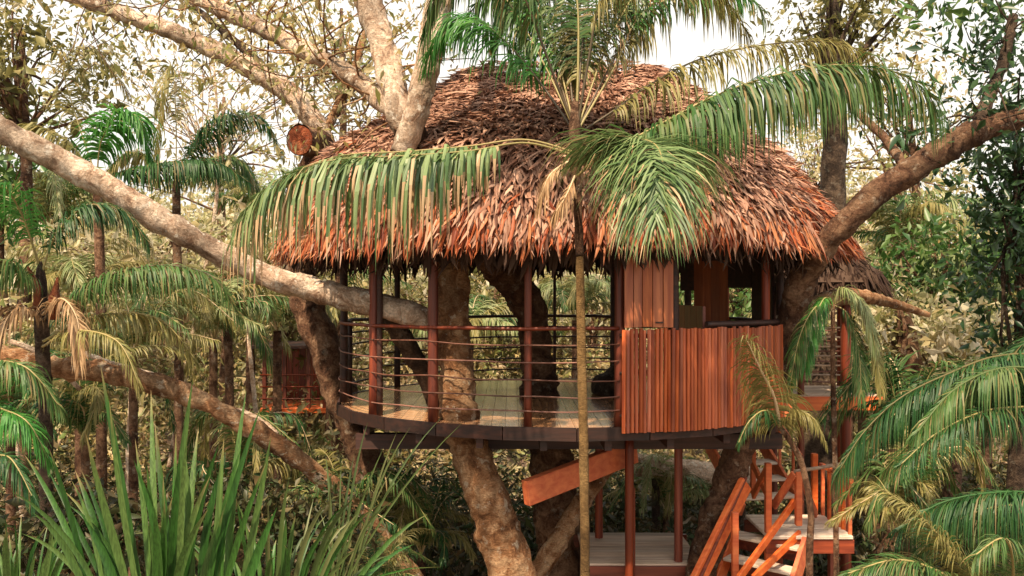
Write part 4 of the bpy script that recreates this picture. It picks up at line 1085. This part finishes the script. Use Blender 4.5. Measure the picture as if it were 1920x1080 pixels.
# ================================================================== STRAP-LEAF CLUMPS
def blade(base, tip, parent, width, mat, sag=.15, name='blade', seg=7, mid_k=.5):
    """one long folded leaf from base to tip, arching"""
    base = Vector(base); tip = Vector(tip)
    c = base.lerp(tip, .5) + Vector((0, 0, sag)) + Vector(((base.x - tip.x) * random.uniform(-.05, .35) + random.gauss(0, .05), (base.y - tip.y) * .18, 0))
    d0 = tip - base
    side = d0.cross(Vector((0, 1, 0)))
    side = (side.normalized() * .92 + Vector((random.uniform(-.5, .5), random.uniform(-.5, .5), 0)) * .5).normalized()
    side = Vector((side.x * .2, 0, side.z * .2)) + Vector((d0.z, 0, -d0.x)).normalized()
    side.normalize()
    vs = []
    for i in range(seg + 1):
        t = i / seg
        p = base * (1 - t) ** 2 + c * 2 * t * (1 - t) + tip * t * t
        w = width * .5 * (.75 + .5 * t if t < .5 else 1.0) * (1 - max(0, (t - .45) / .55) ** 2.2)
        if i == seg: vs.append(p)
        else: vs += [p - side * w + Vector((0, -.25 * w, 0)), p + Vector((0, .25 * w, 0)), p + side * w + Vector((0, -.25 * w, 0))]
    fs = []
    for i in range(seg - 1):
        a = i * 3; fs += [(a, a + 1, a + 4, a + 3), (a + 1, a + 2, a + 5, a + 4)]
    a = (seg - 1) * 3; fs += [(a, a + 1, a + 3), (a + 1, a + 2, a + 3)]
    m = MB(); m.add(vs, fs, random.random(), True)
    o = m.build(name, M[mat], parent)
    if random.random() < .6:       # browned tip, fading in along the last stretch
        k0 = random.uniform(.78, .95)
        dv = np.array([max(0, ((min(q // 3, seg) / seg) - k0) / (1 - k0)) for q in range(len(vs))], dtype=np.float32) * random.uniform(.4, .9)
        o.data.attributes.new('dry', 'FLOAT', 'POINT').data.foreach_set('value', dv)
    return o
G1 = thing('strap_leaf_plant', W(330, 1230, 3.9), 'large clump of upright bright green strap leaves at lower left', 'plant')
tips = [(92, 880), (120, 960), (188, 722), (205, 790), (160, 850), (283, 770), (290, 830), (345, 900), (362, 748), (372, 840), (420, 860), (462, 770), (452, 880), (508, 858), (490, 800), (500, 905), (250, 900), (230, 950), (395, 930), (330, 850), (60, 1000), (40, 1040), (140, 920), (520, 990), (430, 980), (20, 960)]
for tx, ty in [(a, b - 40) for a, b in tips] + [(random.gauss(295, 95), random.uniform(800, 980)) for _ in range(26)]:
    Y = 3.9 + random.uniform(-.35, .35)
    bx = 330 + (tx - 330) * .42 + random.uniform(-40, 40)
    far = abs(tx - 330) > 190
    blade(W(bx, 1230, 3.9), W(tx, ty, Y), G1, random.uniform(.028, .050) * (.8 if far else 1), 'blade', .22 if far else .05)
G2 = thing('arching_grass', W(520, 1200, 4.6), 'arching thin grass clump right of the strap-leaf plant', 'grass')
for k in range(46):
    tx = random.gauss(520, 120); ty = random.uniform(890, 1060)
    blade(W(510 + (tx - 520) * .3, 1220, 4.6), W(tx, ty + abs(tx - 520) * .25, 4.6 + random.uniform(-.5, .5)), G2, random.uniform(.014, .03), 'blade' if k % 3 else 'grass', .25, seg=6)
G3 = thing('pale_grass', W(640, 1130, 6.6), 'pale thin grass stems rising in front of the deck edge', 'grass')
for tx, ty in [(745, 808), (720, 838), (690, 790), (735, 880), (665, 850), (640, 860), (770, 800), (700, 900), (620, 905), (610, 850), (660, 960), (750, 930), (790, 860), (600, 960), (830, 780), (870, 790)]:
    blade(W(640 + random.uniform(-20, 20), 1130, 6.6), W(tx, ty, 6.5 + random.uniform(-.4, .4)), G3, random.uniform(.014, .024), 'grass', .2, seg=7)
G4 = thing('corner_grass', W(40, 1230, 4.3), 'low green grass clump in the bottom left corner', 'grass')
for k in range(30):
    tx = random.gauss(60, 80); ty = random.uniform(960, 1060)
    blade(W(40 + (tx - 60) * .3, 1230, 4.3), W(tx, ty, 4.3 + random.uniform(-.4, .4)), G4, random.uniform(.014, .03), 'blade', .2, seg=6)
G5 = thing('fern_clump', W(720, 1160, 8.2), 'feathery green fern clump under the left side of the deck', 'fern')
for k in range(16):
    a = random.uniform(0, 2 * math.pi); r = random.uniform(.4, 1.0)
    b0 = W(700, 1150, 8.0); t0 = b0 + Vector((math.cos(a) * r, math.sin(a) * r * .7, random.uniform(.1, .75)))
    frond([b0, b0.lerp(t0, .5) + Vector((0, 0, .35)), t0], G5, ('fr_green', 'fr_deep', 'fr_olive')[k % 3], .2, 30, .014, .5, .15, seed=200 + k, r=.006)

# ================================================================== BACKGROUND TREES
def bg_tree(px, Y, cpy, rx, ry, mat, name, label, group=None, ncl=60, k=40, leaf=.14, cl_r=.5, trunk_r=.14, bark='bark_brown', cpx=None, lean=0, depth=None, seed=0):
    rs = np.random.default_rng(seed + 100)
    cpx = px if cpx is None else cpx
    g = at_z(px, 0, Y); z0 = gz(g.x, g.y)
    t = thing(name, (g.x, g.y, z0), label, 'tree', group)
    cc = W(cpx, cpy, Y); RX = rx / F * Y; RY = ry / F * Y; RD = depth or min(RX, 2.0)
    top = cc + Vector((0, 0, RY * .4))
    base = Vector((g.x, g.y, z0 - .2))
    pts = [base, base.lerp(top, .35) + Vector((random.gauss(0, .15), 0, 0)), base.lerp(top, .7) + Vector((random.gauss(0, .2), 0, 0)), top]
    tr = MB().tube(pts, [trunk_r * 1.3, trunk_r, trunk_r * .8, trunk_r * .3], 10, .25, True, seed, .3, None, .1).build('trunk', M[bark], t)
    d = unit(rs.normal(size=(ncl, 3))) * (rs.random((ncl, 1)) ** .45)
    C = np.array(cc) + d * [RX, RD, RY]
    m = MB()
    for i in range(0, ncl, 2):
        e = Vector(C[i]); f = random.uniform(.25, .95)
        s = base.lerp(top, f) if (cc.z - RY) < base.lerp(top, f).z else base.lerp(top, .8)
        mid_ = s.lerp(e, .5) + Vector((random.gauss(0, .1), random.gauss(0, .1), random.uniform(-.1, .25)))
        m.tube([s, mid_, e], [trunk_r * .28, trunk_r * .17, .008], 5, .2, False, i, .25)
    m.build('branches', M[bark], t)
    rad = cl_r * rs.uniform(.6, 1.4, size=ncl)
    leaf_cloud('crown', clumps(C, rad, k), leaf, M[mat], t, .4, .42)
    return t
bg_tree(40, 15, 110, 190, 140, 'lf_olive', 'olive_tree', 'dense olive tree filling the top left corner', None, 60, 42, .16, .55, seed=1)
bg_tree(420, 22, 250, 230, 170, 'lf_ochre', 'sparse_tree', 'sparse ochre tree against white sky behind the pale limb', None, 46, 16, .17, .7, seed=2)
bg_tree(300, 17, 170, 330, 190, 'lf_pale', 'pale_twig_tree', 'thinly leaved pale tree spread across the upper left sky', None, 110, 14, .12, .6, .05, 'bark_pale', seed=23, cpx=400)
bg_tree(240, 15.5, 500, 150, 100, 'lf_pale', 'cream_shrub', 'cream-leaved shrub glowing behind the arching frond at left', None, 60, 26, .17, .5, .05, 'bark_pale', seed=24)
bg_tree(480, 17, 470, 100, 90, 'lf_pale', 'pale_shrub', 'pale ochre shrub just under the middle of the pale limb', None, 46, 26, .17, .5, .05, 'bark_pale', seed=25)
bg_tree(60, 14.5, 640, 110, 90, 'lf_ochre', 'amber_shrub', 'amber shrub behind the fallen trunk at the left edge', None, 46, 26, .15, .45, .05, 'bark_pale', seed=26)
bg_tree(150, 6.6, 1010, 130, 80, 'lf_shade', 'low_bush', 'dark low bush behind the strap leaves near the left corner', None, 40, 40, .09, .28, .03, 'bark_dark', depth=.5, seed=27)  # bushes added as dark shade, the darkness held in their leaf colour
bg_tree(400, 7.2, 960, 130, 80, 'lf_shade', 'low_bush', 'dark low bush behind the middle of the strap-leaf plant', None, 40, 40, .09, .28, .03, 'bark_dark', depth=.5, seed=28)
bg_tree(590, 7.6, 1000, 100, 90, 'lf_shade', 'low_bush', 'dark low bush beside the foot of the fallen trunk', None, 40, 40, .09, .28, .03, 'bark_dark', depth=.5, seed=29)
bg_tree(640, 19, 60, 170, 110, 'lf_ochre', 'ochre_tree', 'ochre-leaved tree behind the roof fork at the top', None, 44, 26, .15, .6, .12, seed=3)
bg_tree(1545, 15, 20, 130, 110, 'lf_olive', 'dark_trunk_tree', 'dark-trunked tree hanging into the top right of the sky', None, 46, 40, .13, .5, .3, 'bark_dark', 1560, seed=4)
bg_tree(1700, 19, 250, 170, 190, 'lf_ochre', 'twiggy_tree', 'twiggy ochre tree above the crooked limb at right', None, 60, 28, .15, .6, .13, seed=5)
bg_tree(1905, 10, 400, 75, 340, 'lf_dark', 'edge_tree', 'dark green broadleaf tree along the right edge', None, 70, 46, .12, .45, .12, 'bark_dark', depth=.8, seed=6)
bg_tree(1770, 15, 500, 130, 110, 'lf_green', 'leafy_tree', 'sunlit green broadleaf tree right of the thatch', None, 60, 30, .17, .45, seed=7)
bg_tree(1760, 13, 640, 130, 90, 'lf_pale', 'cream_leaf_bush', 'bush of large cream and ochre leaves above the broad palm', None, 60, 30, .16, .45, .05, seed=21)
bg_tree(1640, 14, 640, 90, 130, 'lf_pale', 'pale_leaf_shrub', 'tall pale-leaved shrub right of the arching palm', None, 40, 34, .13, .4, .08, seed=8)
bg_tree(1690, 12.5, 600, 22, 90, 'lf_olive', 'vine_post', 'thick brown trunk with creeper right of the porch', None, 10, 24, .10, .25, .22, 'bark_brown', seed=19)
FG = 'forest trees on the slope behind'
for k, (px, Y, py, rx, ry, mt, lb) in enumerate([
        (110, 22, 450, 210, 130, 'lf_pale', 'pale ochre forest tree behind the ragged palm at far left'),
        (320, 24, 470, 200, 110, 'lf_pale', 'pale ochre forest tree low behind the long pale limb'),
        (545, 23, 560, 130, 130, 'lf_olive', 'olive forest tree left of the deck above the far cabin'),
        (750, 25, 570, 150, 110, 'lf_pale', 'pale ochre forest tree seen through the rails at the left of the hut'),
        (930, 24, 580, 150, 110, 'lf_olive', 'olive forest tree seen between the two trunks inside the hut'),
        (1110, 25, 560, 150, 120, 'lf_pale', 'pale ochre forest tree seen behind the slender palm stem through the hut'),
        (1380, 24, 560, 140, 120, 'lf_green', 'green forest tree seen through the small back window'),
        (1530, 26, 330, 150, 150, 'lf_pale', 'pale ochre forest tree above the right slope of the roof'),
        (1690, 23, 420, 150, 140, 'lf_pale', 'pale ochre forest tree under the crooked limb at right'),
        (1850, 22, 520, 150, 170, 'lf_olive', 'olive forest tree left of the dark edge tree'),
        (1600, 20, 640, 170, 120, 'lf_pale', 'pale ochre forest tree low behind the arching palm'),
        (20, 19, 330, 150, 130, 'lf_green', 'green forest tree behind the left edge under the pale limb')]):
    bg_tree(px, Y, py, rx, ry, mt, 'forest_tree', lb, FG, 80, 26, .21, .65, .10, seed=30 + k, depth=2.2)
# far wood on the crest of the slope, read as one mass
cc = []
for i in range(1900):
    y = random.uniform(29, 44); x = random.uniform(-1, 1) * (y * .70)
    px = 960 + x / y * F
    top = 400 - 70 * noise.noise(Vector((x * .12, 2.0, 0))) - 45 * noise.noise(Vector((x * .5, 7.0, 0)))
    py = top + 290 * random.random() ** 1.1
    cc.append(tuple(W(px, py, y)))
cc = np.array(cc)
o = leaf_cloud('far_wood', clumps(cc, RNG.uniform(.8, 1.7, len(cc)), 46, .8), .27, M['lf_pale'], None, .3, .5)
tag(o, 'far ochre wood closing the view along the slope', 'wood', kind='stuff')

# unseen crowns of the carrying trees, added to block skylight and dapple the sun
def shading_crown(tree, c, r, ncl, k, mat, bark, stems, leaf=.16):
    rs = np.random.default_rng(ncl)
    d = unit(rs.normal(size=(ncl, 3))) * (rs.random((ncl, 1)) ** .4)
    C = np.array(c) + d * np.array(r)
    m = MB()
    for i in range(0, ncl, 3):
        st_ = Vector(stems[i % len(stems)]); e = Vector(C[i])
        m.tube([st_, st_.lerp(e, .5) + Vector((0, 0, .3)), e], [.09, .05, .01], 6, .2, False, i, .4)
    m.build('added_branches', M[bark], tree)
    leaf_cloud('added_crown', clumps(C, .9, k), leaf, M[mat], tree, .4, .42)
shading_crown(TB, (1.2, 13.2, 12.2), (4.2, 3.2, 1.9), 80, 70, 'lf_olive', 'bark_pale', [W(660, -110, 8.6), W(838, -100, 8.3)])
shading_crown(TC, (7.4, 8.8, 9.6), (2.4, 3.0, 1.8), 50, 70, 'lf_green', 'bark_brown', [W(2040, 180, 8.5)])
shading_crown(TA, (-7.2, 7.0, 9.2), (2.2, 2.6, 1.4), 44, 60, 'lf_olive', 'bark_pale', [W(-160, 165, 7.4)])

# ================================================================== UNDERGROWTH AND LITTER (uncountable)
def scatter(n, y0, y1, x_margin=1.05):
    out = []
    while len(out) < n:
        y = y0 + (y1 - y0) * random.random() ** .8
        x = random.uniform(-1, 1) * (y * 960 / F * x_margin + 1.0)
        out.append((x, y, gz(x, y)))
    return np.array(out)
c = scatter(2400, 16.0, 36)
c[:, 2] += RNG.uniform(0.1, 1.3, len(c))
o = leaf_cloud('undergrowth', clumps(c, RNG.uniform(.5, 1.2, len(c)), 44, .8), .21, M['lf_under'], None, .2, .36)
tag(o, 'low mixed undergrowth covering the forest slope', 'undergrowth', kind='stuff')
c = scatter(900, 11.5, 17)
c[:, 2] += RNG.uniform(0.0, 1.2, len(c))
o = leaf_cloud('dark_undergrowth', clumps(c, RNG.uniform(.4, 1.0, len(c)), 50, .8), .15, M['lf_shade'], None, .2, .34)  # shade below the deck put into the leaf colour
tag(o, 'dark green undergrowth coloured as in shade, in the gully below the deck', 'undergrowth', kind='stuff')
c = scatter(26000, 11, 40); c[:, 2] += RNG.uniform(0, .05, len(c))
o = leaf_cloud('leaf_litter', c, .16, M['lf_litter'], None, 0, .5)
tag(o, 'fallen dry leaves scattered over the forest floor', 'leaf litter', kind='stuff')
